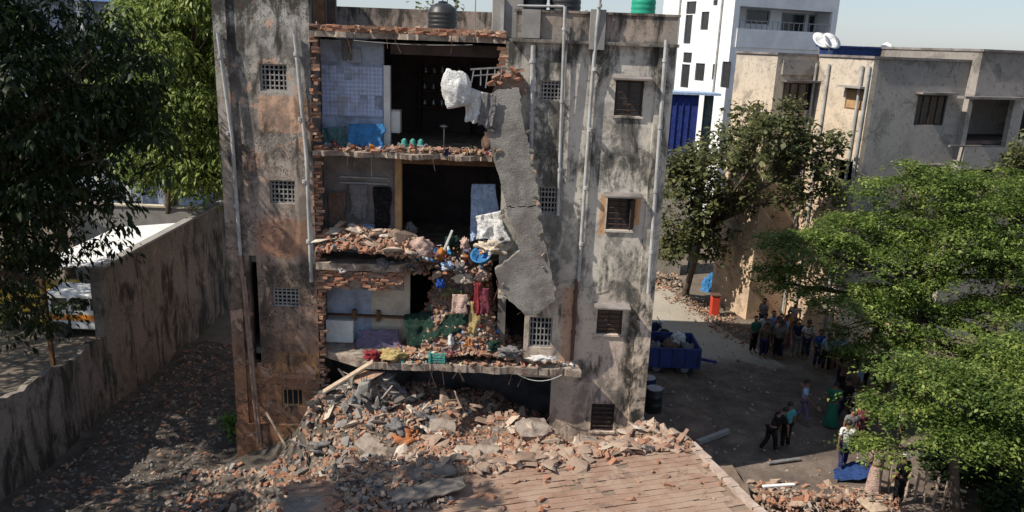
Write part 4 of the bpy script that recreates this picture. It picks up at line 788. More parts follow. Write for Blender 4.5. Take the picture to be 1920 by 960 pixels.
# big grey cement sheets broken over the left corner of the tiled roof
shl = ('wide grey cement sheet broken over the roof corner','grey cement sheet sliding off the left of the tiled roof','narrow grey cement sheet lying flat on the tiled roof','tilted grey cement sheet propped on the low heap','cracked grey cement sheet overlapping the wide one','short grey cement sheet against the dark heap')
for k, (u, v_, w_, d_, rz, tx, ty) in enumerate(((6.9,.35,1.9,.8,.1,.06,-.05),(8.4,.9,2.0,.7,-.08,.08,.12),(6.6,1.1,1.5,.55,.12,.02,-.03))):
    q = ruv(u, v_); pl = jag([(-w_/2,-d_/2),(-w_*.1,-d_*.62),(w_/2,-d_*.4),(w_*.56,d_*.3),(w_*.2,d_/2),(-w_*.3,d_*.42),(-w_*.55,d_*.3)], .16, .06, 80+k)
    MB().prism(pl,2,0,.03).build('cement_sheet', M['sheet'], label=shl[k], cat='sheet', M=Matrix.Translation((q.x,q.y,(3.27 if u < 8 else 3.05)+.04*k)) @ Matrix.Rotation(ang+rz+pi,4,'Z') @ Matrix.Rotation(tx,4,'X') @ Matrix.Rotation(ty,4,'Y'))
def inT(r): u, v_ = r.uniform(.2,6.5), .3+3.5*r.random()**2.2; q = ruv(u,v_); return q.x, q.y, 3.2
stuff('rubble', 170, inT, (.02,.07), mats3, (6,3,1), 'small crumbs scattered across the tiled roof', seed=56)
def inS(r): u, v_ = r.uniform(6.2,9.6), r.uniform(-.5,1.6); q = ruv(u,v_); return q.x, q.y, (3.2 if u < 8.2 else 3.2-(u-8.2)*.35)+.12*r.random()
stuff('rubble', 1100, inS, (.05,.2), mats3, (4,2,3), 'grey crumbs strewn over the broken cement sheets', seed=55)
# ================================================================== left side: boundary wall, shed, digger
M['bwall'] = facade('boundary_wall_plaster', [(0,(.20,.17,.14)),(2,(.25,.215,.185)),(4,(.21,.19,.165)),(5,(.17,.155,.138)),(13,(.2,.2,.2))], (), .07, False, (.31,.25,.205))
BW = empty('boundary_wall', (-13.1,2,0), 'tall stained boundary wall with a lower broken stretch', 'wall')
MB().box(-13.22,-13,3.3,14,0,4.98).build('wall', M['bwall'], BW); MB().box(-13.27,-12.95,3.25,14,4.981,5.06).build('coping', M['concrete'], BW)
pl = jag([(-9,0),(3.28,0),(3.28,2.75),(2.2,2.9),(1,2.75),(.2,2.95),(-1.2,2.85),(-2.4,3.15),(-4,3.05),(-6,3.2),(-9,3.1)], .21, .06, 9)
MB().prism([(a,b) for a,b in pl],0,-13.2,-13.01).build('low_wall', M['bwall'], BW, label='lower stretch of wall with plaster peeled in patches')
MB().box(-13.3,-12.96,3.05,3.29,0,5.06).build('end_pier', M['bwall'], BW)
e = empty('shed', (-14.4,6.5,0), 'open shed with a bright white sheet roof behind the boundary wall', 'shed')
for x, y in ((-15.4,4),(-13.5,4),(-15.4,9),(-13.5,9)): MB().box(x-.06,x+.06,y-.06,y+.06,0,4.7).build('post', M['wood'], e)
for k in range(8): MB().add([(-15.7,3.5+k*.76,4.72),(-13.3,3.5+k*.76,5.0),(-13.3,4.25+k*.76,5.0),(-15.7,4.25+k*.76,4.72),(-15.7,3.5+k*.76,4.75),(-13.3,3.5+k*.76,5.03),(-13.3,4.25+k*.76,5.03),(-15.7,4.25+k*.76,4.75)],[(3,2,1,0),(4,5,6,7),(0,1,5,4),(1,2,6,5),(2,3,7,6),(3,0,4,7)]).build('roof_sheet', M['white'], e)
a = fy(255,384,13.2); b = fy(372,388,13.2)
e = empty('cross_wall', (-15.5,13.2,0), 'grey block wall crossing behind the white-roofed shed', 'wall')
MB().box(a.x-3,b.x+.2,13.2,13.42,0,a.z-.08).build('wall', M['concrete'], e); MB().box(a.x-3,b.x+.2,13.15,13.47,a.z-.079,a.z).build('coping', M['cream'], e)
# digger
M['dyel'] = simple('digger_yellow_paint', (.62,.40,.05), (.45,.27,.04), 3, .5, .1, .004, .4); M['dor'] = simple('digger_orange_paint', (.68,.24,.03), (.5,.16,.02), 3, .5, .1, .004, .4)
D0 = Vector((-20.3,11.2,0)); e = empty('digger', D0, 'yellow digger with an orange boom under the dark tree', 'digger')
def Dp(x,y,z): return D0+Vector((x,y,z))
MB().box(D0.x-1.3,D0.x+1.5,D0.y-.9,D0.y+.9,.75,1.7).build('body', M['dyel'], e, bevel=.06); MB().box(D0.x-.9,D0.x+.3,D0.y-.7,D0.y+.7,1.701,3.0).build('cab', M['cream'], e, bevel=.05)
MB().box(D0.x-.8,D0.x+.2,D0.y-.72,D0.y-.701,1.9,2.8).build('cab_window', M['glass'], e); MB().box(D0.x-1.0,D0.x+.4,D0.y-.8,D0.y+.8,3.001,3.1).build('cab_roof', M['dyel'], e, bevel=.03)
MB().bar(Dp(-1.2,0,1.6),Dp(-3.3,-.8,3.4),.35,.4).bar(Dp(-3.2,-.8,3.4),Dp(-.4,-1.2,2.9),.3,.34).build('boom', M['dor'], e, bevel=.03)
MB().prism([(0,0),(.8,-.1),(1.0,.5),(.7,.9),(.1,.7)],1,-.5,.5).build('bucket', M['dor'], e, M=Matrix.Translation(Dp(1.5,-.2,.2)))
for x in (-.9,1.0):
    for y in (-.95,.95):
        wh = MB().tube([Dp(x,y-.18,.55),Dp(x,y+.18,.55)],.55,18).build('wheel', M['black'], e); MB().tube([Dp(x,y-.2,.55),Dp(x,y-.181,.55)],.25,12).build('rim', M['dyel'], wh)
for x in (-.6,0): MB().tube([Dp(x,-.82,3.0),Dp(x,-.76,3.0)],.09,10).build('headlight', M['white'], e)
e = empty('parked_van', (-17.4,10.3,0), 'dusty white van parked between digger and shed', 'van')
MB().prism([(-1.6,.35),(1.6,.35),(1.7,1.0),(1.25,1.15),(.9,1.85),(-1.6,1.9)],1,9.6,11.1).build('body', M['white'], e, bevel=.05, M=Matrix.Translation((-17.4,0,0)))
for x in (-1.3,-.5,.3): MB().box(-17.4+x,-17.4+x+.65,9.585,9.599,1.2,1.7).build('window', M['glass'], e)
for x in (-1,1):
    for y in (9.62,11.05): MB().tube([(-17.4+x,y-.1,.34),(-17.4+x,y+.1,.34)],.34,16).build('wheel', M['black'], e)
MB().box(-18.9,-16.6,9.57,9.584,.75,1.0).build('stripe', M['dor'], e)
# pale blue house far left
e = empty('blue_house', (-19,32,0), 'pale blue house with a flat overhanging roof beyond the trees', 'house')
a = fy(110,30,32); b = fy(272,30,32); zt = fy(180,3,32).z
MB().box(a.x-4,b.x+1,32,40,0,zt).build('wall', M['bluewall'], e); MB().box(a.x-5,b.x+1.6,31,41,zt+.001,zt+.25).build('roof', cloth('blue_roof_paint',(.22,.36,.62)), e)
for k in range(4): x = a.x-2+k*2.2; MB().box(x,x+1.0,31.93,31.999,zt-2.2,zt-.8).build('window', M['glass'], e)
MB().box(a.x+1.5,a.x+1.8,31.4,31.7,0,zt).box(a.x+3.6,a.x+3.9,31.4,31.7,0,zt).build('column', M['white'], e)

# ================================================================== right side buildings
def frame(P, ang=16.9): return Matrix.Translation(P) @ Matrix.Rotation(R(ang),4,'Z')
def onp(px, py, Mx, axis, off):        # pixel -> local point on a wall plane of a turned building
    d = FW+RT*((px-960)/FPX)-UPV*((py-480)/FPX); I = Mx.inverted(); o = I@CAM; dl = (I.to_3x3())@d
    t = (off-o[axis])/dl[axis]; return o+dl*t
M['beige'] = facade('beige_plaster', [(0,(.56,.40,.27)),(5,(.55,.42,.30)),(10,(.56,.46,.35)),(12,(.50,.43,.35)),(13,(.2,.18,.16))], (), -.14)
M['dull'] = facade('dull_grey_plaster', [(0,(.34,.31,.27)),(6,(.36,.33,.29)),(11,(.34,.31,.28)),(13,(.2,.18,.16))], (), -.08)
NB_P = Vector((11.3,15,0)); NM = frame(NB_P)
NB = empty('neighbour_apartment_building', NB_P, 'stained beige apartment block with stepped walls and a flat roof', 'building')
ZT = 12.3
def rect(p0, p1, axis, off, Mx=NM):
    a = onp(*p0,Mx,axis,off); b = onp(*p1,Mx,axis,off); k = 1-axis
    return (min(a[k],b[k]),max(a[k],b[k]),min(a.z,b.z),max(a.z,b.z))
wA = rect((1470,155),(1525,207),1,0); wBl = rect((1588,165),(1617,208),0,2.1); wF = rect((1722,178),(1768,235),1,-3.5)
hB = rect((1798,185),(1885,275),1,-4.0); wF2 = (wF[0],wF[1],wF[2]-3,wF[3]-3)
MB().grid(0,3.3,0,ZT,0,.24,[],ax='x').build('side_wall', M['beige'], NB, M=NM)
MB().grid(.24,2.1,0,ZT,0,.24,[wA,(wA[0],wA[1],wA[2]-3,wA[3]-3)]).build('front_wall', M['beige'], NB, M=NM)
MB().grid(-3.5,0,0,ZT,2.1,2.34,[wBl,(wBl[0],wBl[1],wBl[2]-3,wBl[3]-3)],ax='x').build('side_wall', M['beige'], NB, M=NM)
MB().grid(2.34,7.0,0,ZT,-3.5,-3.26,[wF,wF2]).build('front_wall', M['dull'], NB, M=NM)
MB().grid(7.0,20,0,ZT+.45,-4.0,-3.76,[hB,(hB[0],hB[1],hB[2]-3,hB[3]-3),(hB[1]+.6,hB[1]+1.6,hB[2]+.3,hB[3])]).build('front_wall', M['dull'], NB, M=NM)
MB().box(7.0,7.24,-3.76,3,0,ZT+.45).build('side_wall', M['dull'], NB, M=NM)
MB().box(.24,20,3.06,3.3,0,ZT).build('back_wall', M['dull'], NB, M=NM)
MB().box(.3,19.9,.3,3,ZT-.4,ZT-.25).box(2.4,19.9,-3.2,.3,ZT-.42,ZT-.26).build('roof', M['concrete'], NB, M=NM)
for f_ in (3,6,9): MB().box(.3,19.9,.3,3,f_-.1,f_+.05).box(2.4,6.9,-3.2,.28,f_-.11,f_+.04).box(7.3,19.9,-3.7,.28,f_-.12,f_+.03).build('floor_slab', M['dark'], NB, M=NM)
MB().box(2.4,2.55,.3,3,0,ZT-.5).box(hB[0]-.5,19,-1.2,-1.0,0,ZT-.5).build('inner_wall', M['dull'], NB, M=NM)
MB().box(-.07,2.05,-.07,.28,ZT+.001,ZT+.1).box(-.07,.28,.28,3.35,ZT+.001,ZT+.1).build('coping', M['grime'], NB, M=NM)
MB().box(2.03,6.98,-3.57,-3.2,ZT+.002,ZT+.1).box(2.03,2.4,-3.2,-.08,ZT+.002,ZT+.1).build('coping', M['grime'], NB, M=NM)
MB().box(6.95,20,-4.08,-3.7,ZT+.452,ZT+.55).box(6.95,7.3,-3.7,3,ZT+.452,ZT+.55).build('coping', M['grime'], NB, M=NM)
MB().box(.26,2.08,-.12,-.001,wA[3]+.35,ZT-.2).build('balcony_fascia', M['dull'], NB, M=NM)
for h, y_ in ((wA,0),(wF,-3.5),(wF2,-3.5)):
    f = MB().box(h[0],h[0]+.06,y_+.06,y_+.14,h[2],h[3]).box(h[1]-.06,h[1],y_+.06,y_+.14,h[2],h[3]).box(h[0]+.06,h[1]-.06,y_+.06,y_+.14,h[3]-.06,h[3]).box(h[0]+.06,h[1]-.06,y_+.06,y_+.14,h[2],h[2]+.06)
    wn = f.build('window', M['shutter'], NB, M=NM); MB().box(h[0]+.06,h[1]-.06,y_+.1,y_+.11,h[2]+.06,h[3]-.06).build('pane', M['glass'], wn, M=NM)
    for k in range(1,4): x = h[0]+(h[1]-h[0])*k/4; MB().box(x-.02,x+.02,y_+.05,y_+.098,h[2]+.06,h[3]-.06).build('bar', M['wood'], wn, M=NM)
    MB().box(h[0]-.15,h[1]+.15,y_-.4,y_-.001,h[3]+.05,h[3]+.13).build('sunshade', M['grime'], wn, M=NM)
h = wBl; wn = MB().box(2.16,2.22,h[0],h[1],h[2],h[2]+.06).box(2.16,2.22,h[0],h[1],h[3]-.06,h[3]).build('window', M['wood'], NB, M=NM)
MB().box(2.18,2.2,h[0],h[1],h[2]+.06,h[3]-.06).build('shutter', M['ochre'], wn, M=NM); MB().box(1.7,2.099,h[0]-.12,h[1]+.12,h[3]+.04,h[3]+.12).build('sunshade', M['concrete'], wn, M=NM)
MB().box(hB[0]-.1,hB[1]+.1,-4.45,-4.001,hB[3]+.02,hB[3]+.12).build('sunshade', M['grime'], NB, M=NM); MB().box(hB[0],hB[1],-4.0,-3.9,hB[2]-.02,hB[2]+.06).build('balcony_sill', M['grime'], NB, M=NM)
for x, y in ((1.95,-.1),(2.0,-3.4),(2.0,-3.0),(2.0,-.9)): MB().tube([(x,y,ZT-.3),(x,y,0.2)],.06,8).build('drain_pipe', M['pvc'], NB, M=NM)
# red box, blue bundle and things at the peach wall
q = fz(1338,592); e = empty('red_cabinet', q, 'red metal cabinet standing at the foot of the peach wall', 'cabinet')
MB().box(q.x-.2,q.x+.2,q.y-.2,q.y+.2,q.z+.02,q.z+1.05).build('body', simple('red_paint',(.55,.06,.03),(.4,.05,.03),3,.5,.1), e, bevel=.03); MB().box(q.x-.23,q.x+.23,q.y-.23,q.y+.23,q.z+1.051,q.z+1.1).build('top', M['rebar'], e)
q = fy(1328,540,19.5); lump('tarp_bundle', (q.x,19.5,q.z-.6), (.8,.7,1.4), cBl, 'bright blue tarp bundle at the far end of the peach wall', 'bundle', 41, .15)
# satellite dishes, blue roof room
def dish(px, py, lb):
    p = onp(px,py+22,NM,1,.5); b = NM@Vector((p.x,.5,ZT)); e = empty('satellite_dish', b, lb, 'satellite dish')
    MB().tube([b+Vector((0,0,-.3)), b+Vector((0,0,.45))],.03,8).build('mast', M['metal'], e)
    mb = MB(); mb.lathe((0,0,0),[(.02,.0),(.25,.03),(.45,.11),(.46,.12),(.25,.045),(.02,.02)],20); Mx = Matrix.Translation(b+Vector((0,0,.62))) @ Matrix.Rotation(R(20),4,'Z') @ Matrix.Rotation(R(48),4,'X')
    mb.build('reflector', M['white'], e, M=Mx, smooth=True); MB().tube([Mx@Vector((.3,0,.08)), Mx@Vector((0,0,.4)), Mx@Vector((-.3,0,.08))],.012,5).lathe((0,0,0),[(.01,0),(.012,.01)],4).build('feed_arm', M['metal'], e)
dish(1536,72,'white satellite dish on the beige block roof, leftmost of two beside the blue room'); dish(1554,74,'white satellite dish on the beige block roof touching the blue roof room')
a = onp(1560,84,NM,1,2.0); b = onp(1676,106,NM,1,2.0); e = empty('roof_room', NM@Vector(((a.x+b.x)/2,2,ZT-.25)), 'low dark blue sheet-covered room on the beige block roof', 'roof room')
cB2 = cloth('dark_blue_sheet',(.025,.05,.16)); MB().box(a.x,b.x,1.9,2.9,ZT-.25,a.z-.1).build('wall', cB2, e, M=NM); MB().box(a.x-.15,b.x+.15,1.8,3.0,a.z-.099,a.z-.02).build('roof', cB2, e, M=NM)
# white tower block
WM = frame(Vector((fy(1368,100,38).x,38,0)), 24.0)
cWt = simple('white_wash_wall', (.76,.76,.75), (.62,.62,.62), .5, .85, .15, .01, dirt=.22, fine=2.5)
WB = empty('white_building', WM.translation, 'tall white building with a shaded balcony behind the apartment blocks', 'building')
xe = onp(1562,60,WM,1,0).x; ye = onp(1240,60,WM,0,0).y; ztop = 24
wl = [rect(p0,p1,0,0,WM) for p0,p1 in (((1288,3),(1304,26)),((1286,28),(1294,82)),((1316,22),(1327,56)),((1282,98),(1296,118)),((1279,120),(1290,165)),((1305,118),(1319,152)),((1337,120),(1342,150)),((1355,115),(1363,165)),((1338,0),(1345,10)))]
wlz = [h for h in wl]
MB().grid(0,ye,0,ztop,0,.25,wlz,ax='x').build('side_wall', cWt, WB, M=WM)
bal = rect((1372,10),(1556,62),1,0,WM); MB().grid(.25,xe,0,ztop,0,.25,[(.5,xe-.3,bal[2],bal[3])]).build('front_wall', cWt, WB, M=WM)
MB().box(.25,xe,ye-.2,ye,0,ztop).box(xe-.001,xe+.25,0,ye,0,ztop).build('back_wall', cWt, WB, M=WM)
MB().box(.26,xe-.01,.26,ye-.21,bal[2]-.3,bal[2]-.05).box(.26,xe-.01,.26,ye-.21,bal[3]+.02,bal[3]+.25).build('floor_slab', cWt, WB, M=WM)
rw = [rect(p0,p1,1,2.0,WM) for p0,p1 in (((1402,20),(1440,46)),((1468,26),(1505,64)),((1518,30),(1548,66)))]
MB().grid(.3,xe-.05,bal[2]-.04,bal[3]+.01,2.0,2.2,[(h[0],h[1],max(h[2],bal[2]),h[3]) for h in rw]).build('balcony_wall', cWt, WB, M=WM)
for h in rw: MB().box(h[0],h[1],2.08,2.1,max(h[2],bal[2]),h[3]).build('window', M['glass'], WB, M=WM)
for h in wlz: MB().box(.1,.12,h[0],h[1],h[2],h[3]).build('window', M['glass'], WB, M=WM)
MB().box(.4,xe-.4,-.09,-.001,bal[2]-1.3,bal[2]-.02).build('balcony_band', cWt, WB, M=WM)
for px in (1350,1272): p_ = onp(px,60,WM,0,0); MB().tube([(-.08,p_.y,ztop-.2),(-.08,p_.y,.2)],.07,6).build('drain_pipe', M['pvc'], WB, M=WM)
for h in rw: MB().box(h[0]-.08,h[1]+.08,1.96,1.999,h[3],h[3]+.1).box(h[0]-.08,h[0],1.96,1.999,max(h[2],bal[2]),h[3]).box(h[1],h[1]+.08,1.96,1.999,max(h[2],bal[2]),h[3]).build('window_frame', M['greyblue'], WB, M=WM)
for k in range(int((xe-.8)/.5)): MB().box(.6+k*.5,.64+k*.5,-.03,.02,bal[2],bal[2]+.55).build('baluster', M['metal'], WB, M=WM)
MB().box(.5,xe-.4,-.04,.03,bal[2]+.551,bal[2]+.6).build('handrail', M['metal'], WB, M=WM)
# blue sheet tower beside the road
a = fy(1253,176,22); b = fy(1300,296,22); cB3 = cloth('royal_blue_sheet',(.035,.06,.26)); e = empty('blue_sheet_tower', (a.x+1,22.5,0), 'blue sheet-clad stair tower between the block and the white building', 'tower')
MB().box(a.x-.6,b.x,22,23.4,b.z,a.z).build('cladding', cB3, e)
for k in range(6): x = a.x-.55+k*.34; MB().box(x,x+.04,21.95,21.999,b.z,a.z).build('rib', cB3, e)
MB().box(a.x-.8,b.x+1.1,21.8,23.6,a.z+.002,a.z+.12).build('canopy', cLb, e); MB().box(a.x-.5,b.x-.1,22.1,23.3,0,b.z-.002).build('base', M['dull'], e)
MB().box(b.x+.5,b.x+.9,22.5,23.0,0,a.z).build('column', cloth('grey_green_paint',(.16,.22,.22)), e)
# far low houses with pinkish roofs
M['pinkroof'] = simple('pinkish_tile_roof',(.42,.24,.20),(.34,.2,.18),2,.9,.3); 
for k, (p0, p1, Y_, lb) in enumerate(((1682,1745,58,'distant house with pinkish roof behind the dark blue roof room'),(1740,1812,64,'distant house with pinkish roof and parapet near the roof step'),(1640,1690,75,'distant cream house glimpsed behind the beige block'))):
    a = fy(p0,96+k*2,Y_); b = fy(p1,118,Y_); e = empty('house', ((a.x+b.x)/2,Y_,0), lb, 'house', 'distant houses')
    MB().box(a.x,b.x,Y_,Y_+6,0,a.z-.5).build('wall', M['cream'] if k else M['pinkroof'], e)
    MB().prism([(a.x-.3,a.z-.49),(b.x+.3,a.z-.49),(b.x-.8,a.z+.1),(a.x+.8,a.z+.1)],1,Y_-.3,Y_+6.3).build('roof', M['pinkroof'], e)
    for j in range(4): x = a.x+.5+j*(b.x-a.x-1)/4; MB().box(x,x+.4,Y_-.05,Y_-.001,a.z-1.6,a.z-.9).build('window', M['glass'], e)
q = fy(1664,82,50); tank(q.x,50,q.z-1.2,.55,1.3,M['white'],'small white water tank on a distant roof'); e = bpy.data.objects[-1] if False else None
# ================================================================== trees
def leaves(blobs, nleaf, size, style, seed, clump=.35, shell=.45):
    # leaves sit on separate pads (layers, domes or rosettes) spread through the crown, with gaps between them
    r = np.random.default_rng(seed); wts = np.array([b[3]*b[4]*b[5] for b in blobs])**.67; wts /= wts.sum()
    per = {'flat': 190, 'droop': 60, 'round': 26}[style]; ncl = max(4, nleaf//per); bi = r.choice(len(blobs), ncl, p=wts); B = np.array(blobs)[bi]
    d = r.normal(size=(ncl,3)); d /= np.linalg.norm(d,axis=1)[:,None]; d[:,2] = np.where((d[:,2] < -.3) & (r.random(ncl) < .6), -d[:,2], d[:,2]); rad = shell+(1.04-shell)*r.random(ncl)**.55
    ph = np.sin(d[:,0]*5+seed)*np.cos(d[:,1]*6+seed*2)+np.sin(d[:,2]*7+bi); rad *= 1+.13*ph
    C = B[:,:3]+d*B[:,3:6]*rad[:,None]; cs1 = clump*(.5+1.0*r.random(ncl)); od = d*np.array([1,1,.3])
    P = np.repeat(C,per,axis=0); k = len(P); cs = np.repeat(cs1,per); dd = np.repeat(od,per,axis=0); u = r.random(k)
    a0 = r.random(k)*2*np.pi; rr_ = np.sqrt(r.random(k))*cs
    if style == 'flat':      # feathery sprays: arched lines of small leaflets fanning out from the pad
        fr = r.integers(0,9,k); fa = np.repeat(r.random(ncl)*6.28,per)+fr*.7; t = r.random(k); ln = cs*1.5*(.7+.3*np.sin(fr*2.1)); a0 = fa
        o = np.stack([np.cos(fa)*t*ln, np.sin(fa)*t*ln, .10*np.sin(t*3.0)*cs-.35*t*t*cs],1)
        jit = r.normal(size=(k,3))*.055; o += jit
    elif style == 'droop':   # a dome of hanging leaves
        o = np.stack([np.cos(a0)*rr_, np.sin(a0)*rr_, cs*.75*(1-(rr_/cs)**2)-cs*.35*r.random(k)],1)+dd*cs[:,None]*.3
    else:                    # rosettes at the twig ends
        o = r.normal(size=(k,3))*cs[:,None]*.42
    P = P+o; s = size*(.45+1.1*r.random(k)**1.6); a = a0+r.normal(0,.5,k)
    if style == 'flat': a = a0+np.where(r.random(k) < .5,1,-1)*1.1+r.normal(0,.3,k)
    if style == 'round': a = np.arctan2(o[:,1],o[:,0])+r.normal(0,.5,k)
    tilt = {'flat': r.normal(-.15,.3,k), 'droop': -np.clip(.1+.95*rr_/cs+r.normal(0,.3,k),-.3,1.4), 'round': r.normal(-.15,.55,k)}[style]
    ax = np.stack([np.cos(a)*np.cos(tilt), np.sin(a)*np.cos(tilt), np.sin(tilt)],1)
    up = np.tile([0,0,1.],(k,1))+r.normal(size=(k,3))*.35; sd = np.cross(ax,up); sd /= np.linalg.norm(sd,axis=1)[:,None]+1e-9
    nn = np.cross(sd,ax); wd = {'flat': .26,'droop': .17,'round': .34}[style]
    q0 = P; q1 = P+ax*(s*.5)[:,None]+sd*(s*wd)[:,None]+nn*(s*.08)[:,None]; q2 = P+ax*s[:,None]-nn*(s*.1)[:,None]; q3 = P+ax*(s*.5)[:,None]-sd*(s*wd)[:,None]+nn*(s*.08)[:,None]
    return np.stack([q0,q1,q2,q3],1).reshape(-1,3)
def tree(name, label, base, top_, r0, blobs, nleaf, size, style, mat, seed, group=None, clump=.35, bark='bark', shell=.45, cat='tree'):
    e = empty(name, base, label, cat, group); base = Vector(base); top_ = Vector(top_); r = random.Random(seed)
    mid = base.lerp(top_,.5)+Vector((r.uniform(-.2,.2),r.uniform(-.2,.2),0)); tk = MB().tube([base-Vector((0,0,.1)), base+Vector((0,0,.25)), mid, top_],[r0*1.4,r0,r0*.8,r0*.6],9)
    t = tk.build('trunk', M[bark], e, smooth=True)
    for b in blobs:
        c = Vector(b[:3]); st = mid.lerp(top_, r.uniform(.3,1)); mm = st.lerp(c,.5)+Vector((r.uniform(-.3,.3),r.uniform(-.3,.3),r.uniform(.0,.4)))
        mb = MB().tube([st,mm,c],[r0*.45,r0*.3,r0*.12],7)
        for k in range(6):
            ed = c+Vector((r.uniform(-1,1)*b[3],r.uniform(-1,1)*b[4],r.uniform(-.6,1)*b[5]))*.85; s2 = mm.lerp(c,r.random()); mb.tube([s2,s2.lerp(ed,.5)+Vector((0,0,.1)),ed],[r0*.16,r0*.1,.012],5)
        mb.build('limb', M[bark], e, smooth=True)
    V = leaves(blobs, nleaf, size, style, seed, clump, shell)-np.array(base); n = len(V)//4
    me = bpy.data.meshes.new('crown'); me.vertices.add(len(V)); me.vertices.foreach_set('co', V.astype(np.float32).ravel()); me.loops.add(len(V)); me.loops.foreach_set('vertex_index', np.arange(len(V),dtype=np.int32))
    me.polygons.add(n); me.polygons.foreach_set('loop_start', np.arange(0,len(V),4,dtype=np.int32)); me.update(calc_edges=True); me.materials.append(mat)
    o = bpy.data.objects.new('crown', me); COL.objects.link(o); o.parent = e; return e
M['bark'] = simple('grey_brown_bark', (.13,.10,.075), (.07,.055,.045), 5, .95, .7, .03)
F1 = foliage('shaded_mango_leaf', (.018,.034,.012), (.03,.052,.016), (.05,.07,.022)); F2 = foliage('sunlit_mango_leaf', (.13,.19,.045), (.23,.29,.07), (.34,.38,.11))  # leaf colours themselves carry shade in the first, sunshine in the second
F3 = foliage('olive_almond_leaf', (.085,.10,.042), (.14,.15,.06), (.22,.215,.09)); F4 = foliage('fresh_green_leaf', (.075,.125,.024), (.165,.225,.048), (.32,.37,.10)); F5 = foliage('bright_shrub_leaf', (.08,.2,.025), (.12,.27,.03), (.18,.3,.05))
tree('mango_tree','dense tree with shade-coloured leaves overhanging the low boundary wall',(-14.6,-.6,0),(-14.2,-.6,8.5),.32,
  [(-12.6,-.4,10.3,2.7,2.4,2.9),(-11.0,.2,9.0,1.7,1.7,2.2),(-11.3,.3,11.2,1.7,1.7,1.6),(-14.8,-1,11.5,3,2.8,3.6),(-13.2,-.8,13.6,1.6,2,1.8),(-17,-.5,11,3,3,3.5),(-12.4,.3,7.6,1.8,1.8,1.6),(-14.6,.5,8.2,2.2,2,1.8),(-13.6,.8,6.6,1.6,1.6,1.1),(-15.6,1,6.8,1.8,1.8,1.3),(-14.4,2.2,4.7,1.1,1.1,1.3),(-16.2,1.8,4.6,1.6,1.5,1.6),(-15.4,3.6,3.2,1.2,1.1,.9)], 46000, .24, 'droop', F1, 3, clump=.55)
tree('mango_tree','sunlit mango tree with drooping clumps beside the left bay',(-16.4,14.4,0),(-14.4,12.4,8.5),.3,
  [(-13.0,11.2,11.9,1.7,1.6,1.9),(-12.2,11.6,9.6,1.5,1.5,1.7),(-14.2,11.8,10.2,1.8,1.6,2.0),(-12.6,11.4,13.6,1.5,1.5,1.5),(-14.6,12.6,12.5,1.6,1.6,1.8),(-11.7,12,7.9,1.2,1.3,1.0),(-13.7,12.2,8.2,1.6,1.6,1.3),(-10.9,13,11.5,1.3,1.4,2.2),(-12.9,11.2,6.9,1.4,1.2,1.0),(-14.6,11.2,7.2,1.4,1.2,1.1),(-11.6,11.6,6.3,1.0,1.0,.8),(-14.9,11.6,9.2,1.2,1.2,1.4),(-14.6,11.6,6.3,1.0,.9,.8),(-13.2,11.4,6.2,1,.9,.7)], 50000, .24, 'droop', F2, 5, clump=.5, shell=.6)
tree('leafy_tree','broad dark tree beyond the cross wall left of the block',(-17.5,19,0),(-17.5,19,7),.35,[(-17,19,9.5,4,3,3.5),(-13.5,20,9,3,2.5,3.2),(-20.5,18,8,3.5,3,3.5),(-15,20,12.5,2.5,2,2)], 16000, .34, 'round', F1, 7, clump=.6)
tree('shrub','bright green bush glowing behind the cross wall',(-13.8,15.5,0),(-13.6,15.5,4.5),.12,[(-13.4,15.4,6.0,1.3,1,.9),(-12.2,15.6,6.3,1.1,1,.8),(-14.6,15.6,5.6,1,.9,.8)], 5200, .22, 'round', F5, 9, cat='shrub')
tree('almond_tree','olive tree with large leaf clusters beside the road',(9.1,18.4,0),(9.3,16.4,4.4),.2,
  [((x*1.123,y+4,12.4+(z-12.4)*1.123,a_*1.12,b_*1.12,c_*1.12) if x < 9.7 else (x,y,z,a_,b_,c_)) for x, y, z, a_, b_, c_ in ((8.6,11.8,7.4,2.2,1.8,1.9),(10.4,12,8.6,1.7,1.5,1.6),(7.3,12,6.3,1.3,1.4,1.7),(11.9,12,7.8,1.4,1.3,1.4),(9.6,11.8,9.6,1.0,1.0,.9),(7.6,12.3,4.8,1.1,1.1,1.1),(9.4,12.2,5.8,1.8,1.5,1.3),(12.9,11.6,8.9,.6,.6,.9),(12.4,11.8,6.6,1.4,1.2,1.2),(7.0,12.4,3.9,.9,.9,.8),(8.3,12.4,4.2,1.2,1,.8),(6.7,12.2,7.6,.7,.7,.8),(11.2,11.8,10.0,.6,.6,.6))], 15000, .24, 'round', F3, 11, clump=.34, shell=.35)
tree('gulmohar_tree','wide fresh green tree with layered branches over the crowd',(15.8,7.2,0),(14.8,7,4.6),.3,
  [(10.6,6.4,5.7,1.7,1.6,.9),(12.3,6.8,6.2,2.0,1.8,.8),(14.2,7,7.9,2.2,2,.9),(16.6,7.2,7.9,2.2,2,.9),(18.4,7,6.8,2,2,1.1),(13.2,5.6,5.5,2.0,1.7,.9),(15.6,5.8,6.2,2.2,1.8,1.0),(11.4,5.2,4.3,1.5,1.3,.7),(17.4,5.6,5.2,1.8,1.6,1.0),(12.4,4.6,2.9,1.5,1.2,.8),(14.6,4.2,2.7,1.7,1.3,.9),(16.8,4.0,2.4,1.7,1.3,1.0),(18.8,4.2,2.6,1.6,1.3,1.1),(18.6,5,4.2,1.8,1.6,1.0),(16.2,4.4,4.0,1.7,1.4,.8),(14.6,6.4,6.9,1.8,1.6,.7),(19.5,8,7.6,1.8,1.8,1),(9.7,6.2,4.5,1.1,1.1,.7),(13.4,4.8,4.0,1.5,1.3,.8)], 150000, .115, 'flat', F4, 13, clump=.72, shell=.5)
